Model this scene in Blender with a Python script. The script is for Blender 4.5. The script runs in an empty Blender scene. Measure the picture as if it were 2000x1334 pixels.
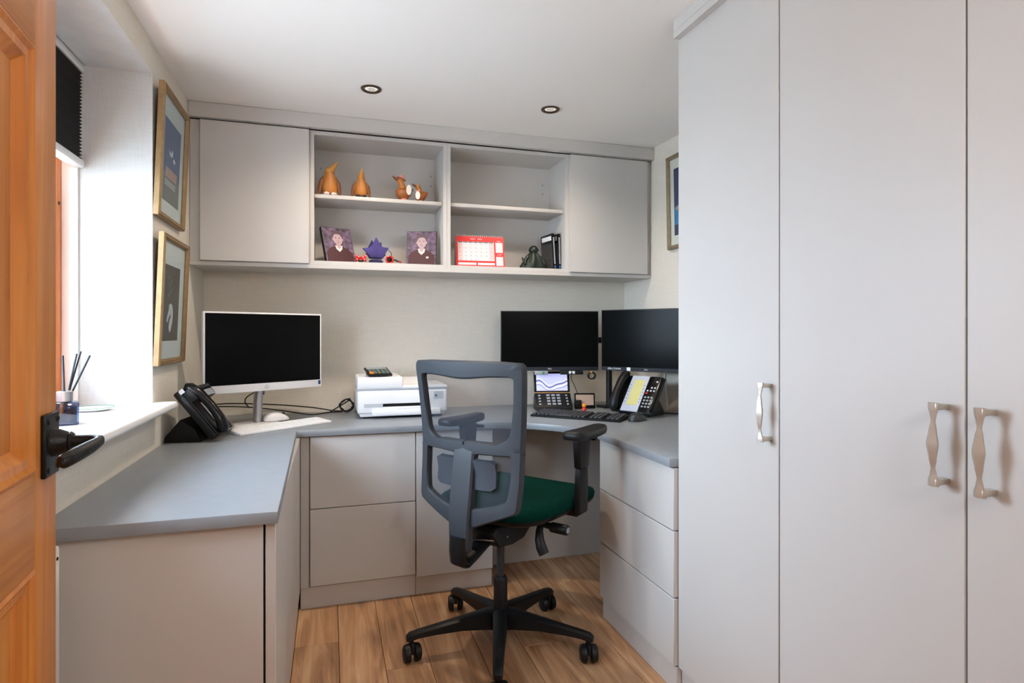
import bpy, bmesh, math, random
from mathutils import Vector, Matrix, Euler

random.seed(7)
S = bpy.context.scene
COL = S.collection
PI = math.pi
R = math.radians

# ------------------------------------------------------------------ camera
F_PX, HORIZON, YAW = 1157.0, 650.0, math.atan((1000 - 645) / 1157.0)
cam = bpy.data.cameras.new('camera')
cam.sensor_width = 36.0
cam.lens = F_PX / 2000 * 36.0
cam.shift_y = -(667.0 - HORIZON) / 2000.0
cam.clip_start = 0.05
camo = bpy.data.objects.new('camera', cam)
COL.objects.link(camo)
camo.location = (0, 0, 1.15)
camo.rotation_euler = (PI / 2, 0, -YAW)
S.camera = camo

# ------------------------------------------------------------------ sky, lights, exposure
S.view_settings.view_transform = 'Standard'
S.view_settings.look = 'None'
S.view_settings.gamma = 1.0
S.view_settings.use_curve_mapping = False
S.view_settings.exposure = 1.2
W = bpy.data.worlds.new('sky')
S.world = W
W.use_nodes = True
bg = W.node_tree.nodes['Background']
bg.inputs['Color'].default_value = (0.68, 0.83, 1.0, 1)
bg.inputs['Strength'].default_value = 14.6

def area(name, loc, rot, sx, sy, power, color, portal=False, shape='RECTANGLE'):
    l = bpy.data.lights.new(name, 'AREA')
    l.shape = shape; l.size = sx; l.size_y = sy; l.energy = power; l.color = color
    if portal: l.cycles.is_portal = True
    o = bpy.data.objects.new(name, l); COL.objects.link(o)
    o.location = loc; o.rotation_euler = rot
    return o
# daylight comes in through the window in the left wall (portal only guides the sky light)
area('window_portal', (-0.95, 1.457, 1.46), (0, -PI / 2, 0), 1.16, 1.68, 1, (1, 1, 1), portal=True)
# fill light added behind the camera to lift the room
l = bpy.data.lights.new('added_fill_light', 'POINT'); l.energy = 16; l.color = (1.0, 0.97, 0.94); l.shadow_soft_size = 0.16
o = bpy.data.objects.new('added_fill_light', l); COL.objects.link(o); o.location = (0.6, -0.45, 1.72)

# the two ceiling downlights over the desk are switched on
for lx, ly, le in ((0.159, 2.463, 15.5), (0.931, 2.456, 11.5)):
    l = bpy.data.lights.new('downlight_beam', 'SPOT'); l.energy = le; l.color = (1.0, 0.84, 0.66)
    l.spot_size = R(150); l.spot_blend = 1.0; l.shadow_soft_size = 0.03
    o = bpy.data.objects.new('downlight_beam', l); COL.objects.link(o); o.location = (lx, ly, 2.125)

S.cycles.max_bounces = 10
S.cycles.diffuse_bounces = 6
S.cycles.transparent_max_bounces = 16
S.cycles.sample_clamp_indirect = 6.0
S.cycles.caustics_reflective = False
S.cycles.caustics_refractive = False

# ------------------------------------------------------------------ materials
def lin(r, g, b):
    f = lambda c: (c / 255 / 12.92) if c / 255 <= 0.04045 else ((c / 255 + 0.055) / 1.055) ** 2.4
    return (f(r), f(g), f(b), 1)

MATS = {}
def mat(name, rgb, rough=0.5, metal=0.0, spec=0.5, bump=0.0, bscale=200.0, var=0.0, vscale=8.0, stretch=(1, 1, 1), coat=0.0, sheen=0.0, emis=None, estr=0.0):
    """principled material with procedural mottling and fine relief"""
    m = bpy.data.materials.new(name); m.use_nodes = True
    nt = m.node_tree; N = nt.nodes; L = nt.links
    p = N['Principled BSDF']
    c = lin(*rgb)
    p.inputs['Base Color'].default_value = c
    p.inputs['Roughness'].default_value = rough
    p.inputs['Metallic'].default_value = metal
    p.inputs['Specular IOR Level'].default_value = spec
    p.inputs['Coat Weight'].default_value = coat
    p.inputs['Sheen Weight'].default_value = sheen
    tc = N.new('ShaderNodeTexCoord'); mp = N.new('ShaderNodeMapping')
    mp.inputs['Scale'].default_value = stretch
    L.new(tc.outputs['Object'], mp.inputs['Vector'])
    if var > 0:
        n = N.new('ShaderNodeTexNoise'); n.inputs['Scale'].default_value = vscale; n.inputs['Detail'].default_value = 4
        L.new(mp.outputs['Vector'], n.inputs['Vector'])
        mr = N.new('ShaderNodeMapRange'); mr.inputs['From Min'].default_value = 0.3; mr.inputs['From Max'].default_value = 0.7
        mr.inputs['To Min'].default_value = 1 - var; mr.inputs['To Max'].default_value = 1 + var
        L.new(n.outputs['Fac'], mr.inputs['Value'])
        mx = N.new('ShaderNodeVectorMath'); mx.operation = 'SCALE'; mx.inputs[0].default_value = c[:3]
        L.new(mr.outputs['Result'], mx.inputs['Scale']); L.new(mx.outputs['Vector'], p.inputs['Base Color'])
    if bump > 0:
        n2 = N.new('ShaderNodeTexNoise'); n2.inputs['Scale'].default_value = bscale; n2.inputs['Detail'].default_value = 2
        L.new(mp.outputs['Vector'], n2.inputs['Vector'])
        b = N.new('ShaderNodeBump'); b.inputs['Strength'].default_value = bump; b.inputs['Distance'].default_value = 0.002
        L.new(n2.outputs['Fac'], b.inputs['Height']); L.new(b.outputs['Normal'], p.inputs['Normal'])
    if emis:
        p.inputs['Emission Color'].default_value = lin(*emis); p.inputs['Emission Strength'].default_value = estr
    MATS[name] = m
    return m

def linen(name, rgb):
    """woven wallpaper: fine horizontal and vertical threads"""
    m = bpy.data.materials.new(name); m.use_nodes = True
    nt = m.node_tree; N = nt.nodes; L = nt.links; p = N['Principled BSDF']
    p.inputs['Roughness'].default_value = 0.85
    p.inputs['Specular IOR Level'].default_value = 0.25
    tc = N.new('ShaderNodeTexCoord')
    outs = []
    for sc in ((16, 16, 620), (620, 620, 16)):
        mp = N.new('ShaderNodeMapping'); mp.inputs['Scale'].default_value = sc
        n = N.new('ShaderNodeTexNoise'); n.inputs['Scale'].default_value = 1.0; n.inputs['Detail'].default_value = 3
        L.new(tc.outputs['Object'], mp.inputs['Vector']); L.new(mp.outputs['Vector'], n.inputs['Vector'])
        outs.append(n.outputs['Fac'])
    ad = N.new('ShaderNodeMath'); ad.operation = 'ADD'
    L.new(outs[0], ad.inputs[0]); L.new(outs[1], ad.inputs[1])
    mr = N.new('ShaderNodeMapRange'); mr.inputs['From Min'].default_value = 0.6; mr.inputs['From Max'].default_value = 1.4
    mr.inputs['To Min'].default_value = 0.90; mr.inputs['To Max'].default_value = 1.09
    L.new(ad.outputs[0], mr.inputs['Value'])
    mx = N.new('ShaderNodeVectorMath'); mx.operation = 'SCALE'; mx.inputs[0].default_value = lin(*rgb)[:3]
    L.new(mr.outputs['Result'], mx.inputs['Scale']); L.new(mx.outputs['Vector'], p.inputs['Base Color'])
    b = N.new('ShaderNodeBump'); b.inputs['Strength'].default_value = 0.25; b.inputs['Distance'].default_value = 0.001
    L.new(ad.outputs[0], b.inputs['Height']); L.new(b.outputs['Normal'], p.inputs['Normal'])
    MATS[name] = m
    return m

def wood(name, dark, mid, light, axis, rough=0.45, fine=60.0, broad=7.0, per_object=0.0, knots=False, coat=0.0):
    """grain runs along local axis 0/1/2"""
    m = bpy.data.materials.new(name); m.use_nodes = True
    nt = m.node_tree; N = nt.nodes; L = nt.links; p = N['Principled BSDF']
    p.inputs['Roughness'].default_value = rough
    p.inputs['Coat Weight'].default_value = coat; p.inputs['Coat Roughness'].default_value = 0.25
    tc = N.new('ShaderNodeTexCoord'); oi = N.new('ShaderNodeObjectInfo')
    off = N.new('ShaderNodeVectorMath'); off.operation = 'SCALE'; off.inputs[0].default_value = (37, 19, 53)
    L.new(oi.outputs['Random'], off.inputs['Scale'])
    add = N.new('ShaderNodeVectorMath'); add.operation = 'ADD'
    L.new(tc.outputs['Object'], add.inputs[0]); L.new(off.outputs['Vector'], add.inputs[1])
    def noise(scale, along, detail, dist):
        mp = N.new('ShaderNodeMapping'); sc = [scale] * 3; sc[axis] = along; mp.inputs['Scale'].default_value = sc
        n = N.new('ShaderNodeTexNoise'); n.inputs['Scale'].default_value = 1; n.inputs['Detail'].default_value = detail
        n.inputs['Distortion'].default_value = dist
        L.new(add.outputs['Vector'], mp.inputs['Vector']); L.new(mp.outputs['Vector'], n.inputs['Vector'])
        return n.outputs['Fac']
    a = noise(broad * 2, broad * 0.16, 4, 1.6); c = noise(fine * 2.4, 1.6, 3, 0.3)
    ml = N.new('ShaderNodeMath'); ml.operation = 'MULTIPLY_ADD'; ml.inputs[1].default_value = 0.35
    L.new(c, ml.inputs[0]); L.new(a, ml.inputs[2])
    rp = N.new('ShaderNodeValToRGB')
    e = rp.color_ramp.elements
    e[0].position = 0.42; e[0].color = lin(*dark); e[1].position = 0.9; e[1].color = lin(*light)
    k = e.new(0.66); k.color = lin(*mid)
    L.new(ml.outputs[0], rp.inputs['Fac'])
    out = rp.outputs['Color']
    if knots:
        mp = N.new('ShaderNodeMapping'); sc = [9.0] * 3; sc[axis] = 3.6; mp.inputs['Scale'].default_value = sc
        v = N.new('ShaderNodeTexVoronoi'); v.inputs['Scale'].default_value = 0.42
        L.new(add.outputs['Vector'], mp.inputs['Vector']); L.new(mp.outputs['Vector'], v.inputs['Vector'])
        mr = N.new('ShaderNodeMapRange'); mr.inputs['From Min'].default_value = 0.03; mr.inputs['From Max'].default_value = 0.11
        mr.inputs['To Min'].default_value = 0.75; mr.inputs['To Max'].default_value = 0.0
        L.new(v.outputs['Distance'], mr.inputs['Value'])
        mk = N.new('ShaderNodeMix'); mk.data_type = 'RGBA'
        L.new(mr.outputs['Result'], mk.inputs['Factor']); L.new(out, mk.inputs['A']); mk.inputs['B'].default_value = lin(72, 46, 28)
        out = mk.outputs['Result']
    if per_object:
        mr = N.new('ShaderNodeMapRange'); mr.inputs['To Min'].default_value = 1 - per_object; mr.inputs['To Max'].default_value = 1 + per_object
        L.new(oi.outputs['Random'], mr.inputs['Value'])
        mx = N.new('ShaderNodeVectorMath'); mx.operation = 'SCALE'
        L.new(out, mx.inputs[0]); L.new(mr.outputs['Result'], mx.inputs['Scale']); out = mx.outputs['Vector']
    L.new(out, p.inputs['Base Color'])
    b = N.new('ShaderNodeBump'); b.inputs['Strength'].default_value = 0.15; b.inputs['Distance'].default_value = 0.001
    L.new(c, b.inputs['Height']); L.new(b.outputs['Normal'], p.inputs['Normal'])
    MATS[name] = m
    return m

def glass(name, tint=(255, 255, 255), refl=0.12, rough=0.0):
    m = bpy.data.materials.new(name); m.use_nodes = True
    nt = m.node_tree; N = nt.nodes; L = nt.links
    N.remove(N['Principled BSDF'])
    t = N.new('ShaderNodeBsdfTransparent'); t.inputs['Color'].default_value = lin(*tint)
    g = N.new('ShaderNodeBsdfGlossy'); g.inputs['Roughness'].default_value = rough
    lw = N.new('ShaderNodeLayerWeight'); lw.inputs['Blend'].default_value = 0.35
    ml = N.new('ShaderNodeMath'); ml.operation = 'MULTIPLY_ADD'; ml.inputs[1].default_value = refl * 2; ml.inputs[2].default_value = refl * 0.25
    L.new(lw.outputs['Fresnel'], ml.inputs[0])
    mx = N.new('ShaderNodeMixShader')
    L.new(ml.outputs[0], mx.inputs['Fac']); L.new(t.outputs[0], mx.inputs[1]); L.new(g.outputs[0], mx.inputs[2])
    L.new(mx.outputs[0], N['Material Output'].inputs['Surface'])
    MATS[name] = m
    return m

def paper(name, rgb):
    m = bpy.data.materials.new(name); m.use_nodes = True
    nt = m.node_tree; N = nt.nodes; L = nt.links; p = N['Principled BSDF']
    p.inputs['Base Color'].default_value = lin(*rgb)
    t = N.new('ShaderNodeBsdfTransparent'); t.inputs['Color'].default_value = (1, 1, 1, 1)
    mx = N.new('ShaderNodeMixShader'); mx.inputs['Fac'].default_value = 0.9
    L.new(p.outputs[0], mx.inputs[1]); L.new(t.outputs[0], mx.inputs[2])
    L.new(mx.outputs[0], N['Material Output'].inputs['Surface'])
    MATS[name] = m
def mesh_fabric(name, rgb, clear):
    """open-weave chair mesh: threads with see-through holes"""
    m = bpy.data.materials.new(name); m.use_nodes = True
    nt = m.node_tree; N = nt.nodes; L = nt.links; p = N['Principled BSDF']
    p.inputs['Base Color'].default_value = lin(*rgb); p.inputs['Roughness'].default_value = 0.6
    t = N.new('ShaderNodeBsdfTransparent')
    mx = N.new('ShaderNodeMixShader'); mx.inputs['Fac'].default_value = clear
    L.new(p.outputs[0], mx.inputs[1]); L.new(t.outputs[0], mx.inputs[2])
    L.new(mx.outputs[0], N['Material Output'].inputs['Surface'])
    MATS[name] = m
    return m

mat('ceiling_white', (240, 236, 232), 0.9, bump=0.05, bscale=60)
linen('wallpaper', (222, 215, 203))
linen('wallpaper_reveal_dim', (194, 195, 194))  # reveal paper, colour darkened to hold down the window brightness
mat('wall_white', (225, 223, 220), 0.9)
mat('cabinet_grey', (196, 193, 190), 0.42, spec=0.4, bump=0.05, bscale=420, var=0.012, vscale=3)
mat('cabinet_inside', (195, 192, 186), 0.55, bump=0.04, bscale=300)
mat('worktop_grey', (136, 142, 149), 0.36, spec=0.6, bump=0.05, bscale=260, var=0.03, vscale=30)
mat('gloss_white', (238, 238, 238), 0.25, var=0.01)
mat('print_white', (236, 238, 242), 0.35, var=0.01)
mat('print_grey', (190, 196, 204), 0.4, var=0.01)
mat('deep_black', (11, 11, 12), 0.6, spec=0.25, var=0.05)  # plain black for cases, feet, slots and the subfloor
mat('black_plastic', (20, 21, 23), 0.42, spec=0.3, bump=0.1, bscale=900, var=0.06)
mat('black_gloss', (12, 13, 15), 0.2, spec=0.35, var=0.05)
mat('chair_grey', (47, 51, 57), 0.5, spec=0.4, bump=0.12, bscale=1100, var=0.04)
mat('lumbar_grey', (58, 62, 70), 0.42, spec=0.4, bump=0.08, bscale=900, var=0.03)
mat('chair_black', (17, 18, 20), 0.42, spec=0.3, bump=0.1, bscale=900, var=0.05)
mat('green_fabric', (0, 46, 38), 0.95, spec=0.08, bump=0.35, bscale=700, var=0.12, vscale=60)
mat('screen_black', (4, 4, 5), 0.25, spec=0.12, var=0.05)
mat('screen_matte', (8, 9, 10), 0.2, spec=0.05, var=0.05)
mat('bezel_dark', (40, 44, 50), 0.4, var=0.03)
mat('white_plastic', (232, 233, 236), 0.4, var=0.01)
mat('silver', (190, 192, 196), 0.3, metal=0.9, var=0.03)
mat('nickel', (196, 190, 180), 0.42, metal=0.75, bump=0.03, bscale=300, var=0.04)
mat('dark_chrome', (96, 84, 72), 0.3, metal=1.0, var=0.04)
mat('steel', (150, 150, 155), 0.3, metal=1.0, var=0.04)
mat('iron_black', (13, 12, 12), 0.45, spec=0.35, bump=0.5, bscale=160, var=0.15)
mat('gold_leaf', (150, 122, 86), 0.45, metal=0.45, var=0.12, vscale=40, bump=0.15, bscale=120)
mat('silver_gilt', (150, 138, 112), 0.4, metal=0.6, var=0.12, vscale=40, bump=0.15, bscale=120)
mat('frame_back', (58, 46, 36), 0.8, var=0.1)
mat('mount_card', (206, 214, 214), 0.8, var=0.015)
mat('mount_cream', (236, 230, 218), 0.8, var=0.015)
mat('art_blue', (96, 112, 146), 0.7, var=0.12, vscale=9)
mat('art_grey', (118, 124, 124), 0.7, var=0.1, vscale=9)
mat('art_rose', (176, 148, 140), 0.7, var=0.1, vscale=20)
mat('art_white', (206, 214, 226), 0.7, var=0.05)
mat('art_taupe', (92, 90, 86), 0.7, var=0.12, vscale=10)
mat('art_swan', (196, 204, 216), 0.7, var=0.06)
mat('art_red', (170, 84, 66), 0.7, var=0.06)
mat('art_navy', (38, 46, 92), 0.7, var=0.12, vscale=12)
mat('art_teal', (44, 132, 184), 0.7, var=0.15, vscale=10)
mat('blind_black', (34, 33, 34), 0.85, bump=0.4, bscale=300, var=0.25, vscale=30, stretch=(1, 0.2, 6))
mat('blind_white', (228, 224, 212), 0.8, var=0.03)
mat('teak', (176, 112, 46), 0.5, var=0.22, vscale=26, stretch=(1, 1, 0.3), bump=0.15, bscale=90)
mat('teak_dark', (120, 68, 30), 0.5, var=0.2, vscale=26, stretch=(1, 1, 0.3))
mat('teak_beak', (190, 132, 62), 0.5, var=0.12, vscale=20)
mat('duck_brown', (150, 88, 40), 0.45, var=0.2, vscale=24)
mat('pink_cloth', (222, 150, 148), 0.8, var=0.15, vscale=60)
mat('floral_white', (232, 216, 216), 0.7, var=0.12, vscale=90)
mat('navy_shoe', (34, 36, 58), 0.5, var=0.05)
mat('tag_white', (226, 222, 212), 0.75, var=0.03)
mat('skin_print', (176, 150, 156), 0.6, var=0.05, vscale=30)
mat('hair_print', (84, 62, 74), 0.6, var=0.2, vscale=60)
mat('blotch_print', (92, 74, 96), 0.6, var=0.95, vscale=42)
mat('maroon_print', (62, 16, 26), 0.6, var=0.1, vscale=40)
mat('collar_print', (222, 206, 206), 0.6, var=0.02)
mat('ink_print', (48, 28, 38), 0.6, var=0.02)
mat('purple_felt', (70, 62, 124), 0.9, var=0.12, vscale=40, bump=0.2, bscale=400)
mat('purple_dark', (42, 42, 84), 0.9, var=0.12, vscale=40)
mat('red_gloss', (186, 34, 30), 0.2, var=0.1, vscale=30)
mat('calendar_red', (206, 18, 22), 0.5, var=0.01)
mat('calendar_paper', (206, 206, 210), 0.6, var=0.01)
mat('calendar_pink', (214, 186, 190), 0.6, var=0.01)
mat('calendar_ink', (88, 90, 98), 0.6, var=0.01)
mat('bronze_green', (14, 30, 22), 0.4, var=0.25, vscale=40, bump=0.3, bscale=120)
mat('case_black', (13, 14, 17), 0.25, spec=0.35, var=0.1)
mat('case_art', (58, 58, 62), 0.3, var=0.6, vscale=50)
mat('case_blue', (40, 90, 150), 0.4, var=0.2)
mat('lcd_yellow', (186, 182, 122), 0.35, var=0.06, vscale=40, emis=(186, 182, 122), estr=0.12)
mat('phone_silver', (184, 190, 204), 0.35, var=0.03)
mat('key_dark', (44, 47, 52), 0.45, var=0.08)
mat('key_grey_green', (104, 116, 106), 0.5, var=0.05)
mat('key_light', (196, 200, 206), 0.45, var=0.03)
mat('red_key', (196, 50, 52), 0.4, var=0.02)
mat('panel_lavender', (178, 180, 232), 0.4, var=0.05, vscale=14, emis=(178, 180, 232), estr=0.35)
mat('panel_wave', (96, 98, 150), 0.4, emis=(96, 98, 150), estr=0.2)
mat('panel_pale', (226, 226, 246), 0.4, emis=(226, 226, 246), estr=0.35)
mat('bronze_line', (164, 132, 84), 0.35, metal=0.7, var=0.03)
mat('tan_glass', (176, 150, 134), 0.15, var=0.05)
mat('orange_bead', (236, 140, 30), 0.4, var=0.03)
mat('red_bead', (206, 52, 36), 0.4, var=0.03)
mat('label_white', (230, 232, 236), 0.5, var=0.01)
mat('label_grey', (150, 156, 164), 0.5, var=0.01)
mat('label_navy', (30, 50, 110), 0.4, var=0.05)
mat('green_led', (50, 140, 90), 0.4, var=0.02)
mat('lamp_reflector', (206, 206, 200), 0.25, var=0.05, vscale=120, emis=(255, 246, 232), estr=0.25)
mat('blue_liquid', (14, 28, 66), 0.06, spec=0.7, var=0.2, vscale=30)
mat('reed_black', (34, 40, 50), 0.7, var=0.1)
mat('radiator_white', (228, 226, 222), 0.4, var=0.01)
mat('ground_bounce_pale', (206, 204, 200), 0.95, var=0.06)  # unseen ground outside, made pale to bounce daylight onto the ceiling
wood('oak_plank', (136, 98, 68), (178, 134, 97), (204, 166, 128), 1, rough=0.42, fine=55, broad=9, per_object=0.13, knots=True)
wood('pine_stile', (176, 102, 38), (198, 124, 48), (212, 142, 66), 2, rough=0.42, coat=0.1)
wood('pine_rail', (172, 98, 36), (196, 122, 48), (212, 142, 66), 0, rough=0.42, coat=0.1)
wood('pine_mould', (172, 94, 30), (202, 122, 42), (218, 144, 62), 2, rough=0.4, coat=0.1)
wood('pine_window', (170, 88, 34), (206, 118, 56), (222, 142, 78), 2, rough=0.4)
glass('window_glass', (250, 252, 252), 0.12)
glass('clear_glass', (236, 244, 242), 0.18)
glass('picture_glass', (250, 252, 252), 0.05)
glass('green_glass', (150, 206, 180), 0.2)
glass('blue_glass', (150, 172, 214), 0.3)
mesh_fabric('mesh_back', (44, 48, 60), 0.53)
paper('paper_shade', (238, 232, 220))

def M(n):
    return MATS[n]

# ------------------------------------------------------------------ mesh building
class MB:
    def __init__(self):
        self.bm = bmesh.new()
    def _merge(self, t, mi=0, mtx=None, smooth=None):
        if mtx is not None: bmesh.ops.transform(t, matrix=mtx, verts=t.verts)
        vm = {}
        for v in t.verts: vm[v] = self.bm.verts.new(v.co)
        for f in t.faces:
            try:
                nf = self.bm.faces.new([vm[v] for v in f.verts]); nf.material_index = mi if mi is not None else f.material_index
            except ValueError:
                pass
        t.free()
        return self
    def raw(self, verts, faces, mi=0, mtx=None):
        vs = [self.bm.verts.new((mtx @ Vector(v)) if mtx is not None else v) for v in verts]
        for f in faces:
            try:
                nf = self.bm.faces.new([vs[i] for i in f]); nf.material_index = mi
            except ValueError:
                pass
        return self
    def box(self, x0, x1, y0, y1, z0, z1, bev=0.0, seg=2, mi=0, mtx=None):
        t = bmesh.new()
        v = [t.verts.new(c) for c in ((x0, y0, z0), (x1, y0, z0), (x1, y1, z0), (x0, y1, z0), (x0, y0, z1), (x1, y0, z1), (x1, y1, z1), (x0, y1, z1))]
        for f in ((3, 2, 1, 0), (4, 5, 6, 7), (0, 1, 5, 4), (1, 2, 6, 5), (2, 3, 7, 6), (3, 0, 4, 7)): t.faces.new([v[i] for i in f])
        if bev > 0:
            bmesh.ops.bevel(t, geom=list(t.edges), offset=bev, segments=seg, affect='EDGES', profile=0.5)
        return self._merge(t, mi, mtx)
    def prism(self, poly, lo, hi, axis='z', bev=0.0, seg=2, mi=0, mtx=None):
        """poly in the plane across axis: z->(x,y), y->(x,z), x->(y,z)"""
        t = bmesh.new()
        def pt(a, b, h):
            return {'z': (a, b, h), 'y': (a, h, b), 'x': (h, a, b)}[axis]
        A = [t.verts.new(pt(a, b, lo)) for a, b in poly]; B = [t.verts.new(pt(a, b, hi)) for a, b in poly]
        n = len(poly)
        t.faces.new(A); t.faces.new(B)
        for i in range(n): t.faces.new((A[i], A[(i + 1) % n], B[(i + 1) % n], B[i]))
        bmesh.ops.recalc_face_normals(t, faces=t.faces)
        if bev > 0:
            ed = [e for e in t.edges if len(e.link_faces) == 2 and e.calc_face_angle(0) > 0.35]
            bmesh.ops.bevel(t, geom=ed, offset=bev, segments=seg, affect='EDGES', profile=0.5)
        return self._merge(t, mi, mtx)
    def loft(self, rings, mi=0, cap=True, closed=True, mtx=None):
        t = bmesh.new()
        vr = [[t.verts.new(p) for p in r] for r in rings]
        n = len(rings[0])
        for a, b in zip(vr[:-1], vr[1:]):
            for i in range(n if closed else n - 1):
                j = (i + 1) % n
                t.faces.new((a[i], a[j], b[j], b[i]))
        if cap and closed:
            t.faces.new(vr[0][::-1]); t.faces.new(vr[-1])
        bmesh.ops.recalc_face_normals(t, faces=t.faces)
        return self._merge(t, mi, mtx)
    def tube(self, pts, r, n=8, mi=0, flat=None, mtx=None):
        """round tube along pts; r number or list; flat=(a,b) scales the two cross axes"""
        P = [Vector(p) for p in pts]
        rs = r if isinstance(r, (list, tuple)) else [r] * len(P)
        rings = []; up = None
        for i, p in enumerate(P):
            d = (P[min(i + 1, len(P) - 1)] - P[max(i - 1, 0)]).normalized()
            if up is None:
                up = Vector((0, 0, 1)) if abs(d.z) < 0.9 else Vector((0, 1, 0))
            s = d.cross(up).normalized(); u = s.cross(d).normalized(); up = u
            fa, fb = flat if flat else (1, 1)
            rings.append([p + (s * math.cos(a) * fa + u * math.sin(a) * fb) * rs[i] for a in [2 * PI * k / n for k in range(n)]])
        return self.loft(rings, mi, mtx=mtx)
    def lathe(self, prof, n=24, mi=0, c=(0, 0, 0), axis='z', mtx=None, cap=True):
        rings = []
        for r, h in prof:
            ring = []
            for k in range(n):
                a = 2 * PI * k / n
                x, y = max(r, 1e-5) * math.cos(a), max(r, 1e-5) * math.sin(a)
                q = {'z': (x, y, h), 'y': (x, h, y), 'x': (h, x, y)}[axis]
                ring.append((q[0] + c[0], q[1] + c[1], q[2] + c[2]))
            rings.append(ring)
        return self.loft(rings, mi, mtx=mtx, cap=cap)
    def ball(self, c, rx, ry, rz, n=14, mi=0, mtx=None, rot=None):
        t = bmesh.new()
        bmesh.ops.create_uvsphere(t, u_segments=n, v_segments=max(6, n // 2 + 2), radius=1.0)
        q = Matrix.Translation(c) @ (rot if rot is not None else Matrix.Identity(4)) @ Matrix.Diagonal((rx, ry, rz, 1))
        bmesh.ops.transform(t, matrix=q, verts=t.verts)
        return self._merge(t, mi, mtx)
    def text(self, s, size, mtx, mi=0, align='CENTER'):
        cu = bpy.data.curves.new('t', 'FONT'); cu.body = s; cu.size = size; cu.align_x = align; cu.align_y = 'CENTER'; cu.resolution_u = 2
        cu.fill_mode = 'FRONT'
        o = bpy.data.objects.new('t', cu); COL.objects.link(o)
        me = bpy.data.meshes.new_from_object(o.evaluated_get(bpy.context.evaluated_depsgraph_get()))
        bpy.data.objects.remove(o); bpy.data.curves.remove(cu)
        t = bmesh.new(); t.from_mesh(me); bpy.data.meshes.remove(me)
        return self._merge(t, mi, mtx)
    def build(self, name, mats, parent=None, smooth=40, loc=None, rot=None):
        me = bpy.data.meshes.new(name)
        self.bm.normal_update()
        self.bm.to_mesh(me); self.bm.free()
        for m in (mats if isinstance(mats, (list, tuple)) else [mats]): me.materials.append(M(m))
        if smooth and len(me.polygons):
            me.polygons.foreach_set('use_smooth', [True] * len(me.polygons))
            me.set_sharp_from_angle(angle=R(smooth))
        o = bpy.data.objects.new(name, me); COL.objects.link(o)
        if parent is not None: o.parent = parent
        if loc is not None: o.location = loc
        if rot is not None: o.rotation_euler = rot
        return o

def thing(name, label, cat, loc=(0, 0, 0), rotz=0.0, group=None, rot=None):
    o = bpy.data.objects.new(name, None); COL.objects.link(o)
    o.empty_display_size = 0.05
    o.location = loc; o.rotation_euler = rot if rot else (0, 0, rotz)
    o['label'] = label; o['category'] = cat
    if group: o['group'] = group
    return o
def tag(o, label, cat, group=None):
    o['label'] = label; o['category'] = cat
    if group: o['group'] = group
    return o
def struct(o, label=None):
    o['kind'] = 'structure'
    if label: o['label'] = label
    return o
def stuff(o):
    o['kind'] = 'stuff'
    return o
def T(x, y, z, rx=0, ry=0, rz=0):
    return Matrix.Translation((x, y, z)) @ Euler((rx, ry, rz)).to_matrix().to_4x4()
UP = T(0, 0, 0, PI / 2)            # text lying in XY stands up facing -Y

# ------------------------------------------------------------------ setting
XL, XR, YB, ZC = -0.58, 1.66, 3.15, 2.14
WY0, WY1, WZ0, WZ1 = 0.62, 2.294, 0.885, 2.035      # window opening
m = MB()
m.box(-0.93, XL, 0.30, WY0, 0, ZC); m.box(-0.93, XL, WY1, YB + 0.1, 0, ZC)
m.box(-0.93, XL, WY0, WY1, 0, WZ0); m.box(-0.93, XL, WY0, WY1, WZ1, ZC)
wl_ = struct(m.build('wall_left', ['wallpaper', 'wallpaper_reveal_dim'], smooth=0))
for f in wl_.data.polygons:      # the splayed reveal round the window: paper darkened to offset the glare
    c = f.center
    if -0.93 < c.x < XL - 0.01 and WY0 - 0.01 < c.y < WY1 + 0.01 and WZ0 - 0.01 < c.z < WZ1 + 0.01: f.material_index = 1
struct(MB().box(XL, XR + 0.1, YB, YB + 0.1, 0, ZC).build('wall_back', 'wallpaper', smooth=0))
struct(MB().box(XR, XR + 0.1, -2.3, YB, 0, ZC).build('wall_right', 'wallpaper', smooth=0))
m = MB(); m.box(-0.93, -0.405, 0.30, 0.43, 0, ZC)
struct(m.build('wall_front', 'wall_white', smooth=0))
m = MB(); m.box(-1.3, XR, -2.4, -2.3, 0, ZC); m.box(-1.4, -1.3, -2.4, 0.43, 0, ZC); m.box(-1.3, -0.93, 0.30, 0.43, 0, ZC)
struct(m.build('wall_hall', 'wall_white', smooth=0))
struct(MB().box(-1.4, XR + 0.1, -2.4, YB + 0.1, ZC, ZC + 0.1).build('ceiling', 'ceiling_white', smooth=0))
floor = struct(MB().box(-1.4, XR + 0.1, -2.4, YB + 0.1, -0.06, -0.016).build('floor', 'deep_black', smooth=0))
edges_x = [-1.395, -1.245, -1.09, -0.93, -0.78, -0.625, -0.45, -0.29, -0.125, 0.03, 0.182, 0.334, 0.518, 0.676, 0.832, 0.99, 1.145, 1.30, 1.455, 1.61, 1.755]
joints = {10: 2.056, 13: 2.063, 9: 1.2, 11: 1.1, 12: 0.7, 14: 1.28, 15: 2.55, 8: 2.3}
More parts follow.
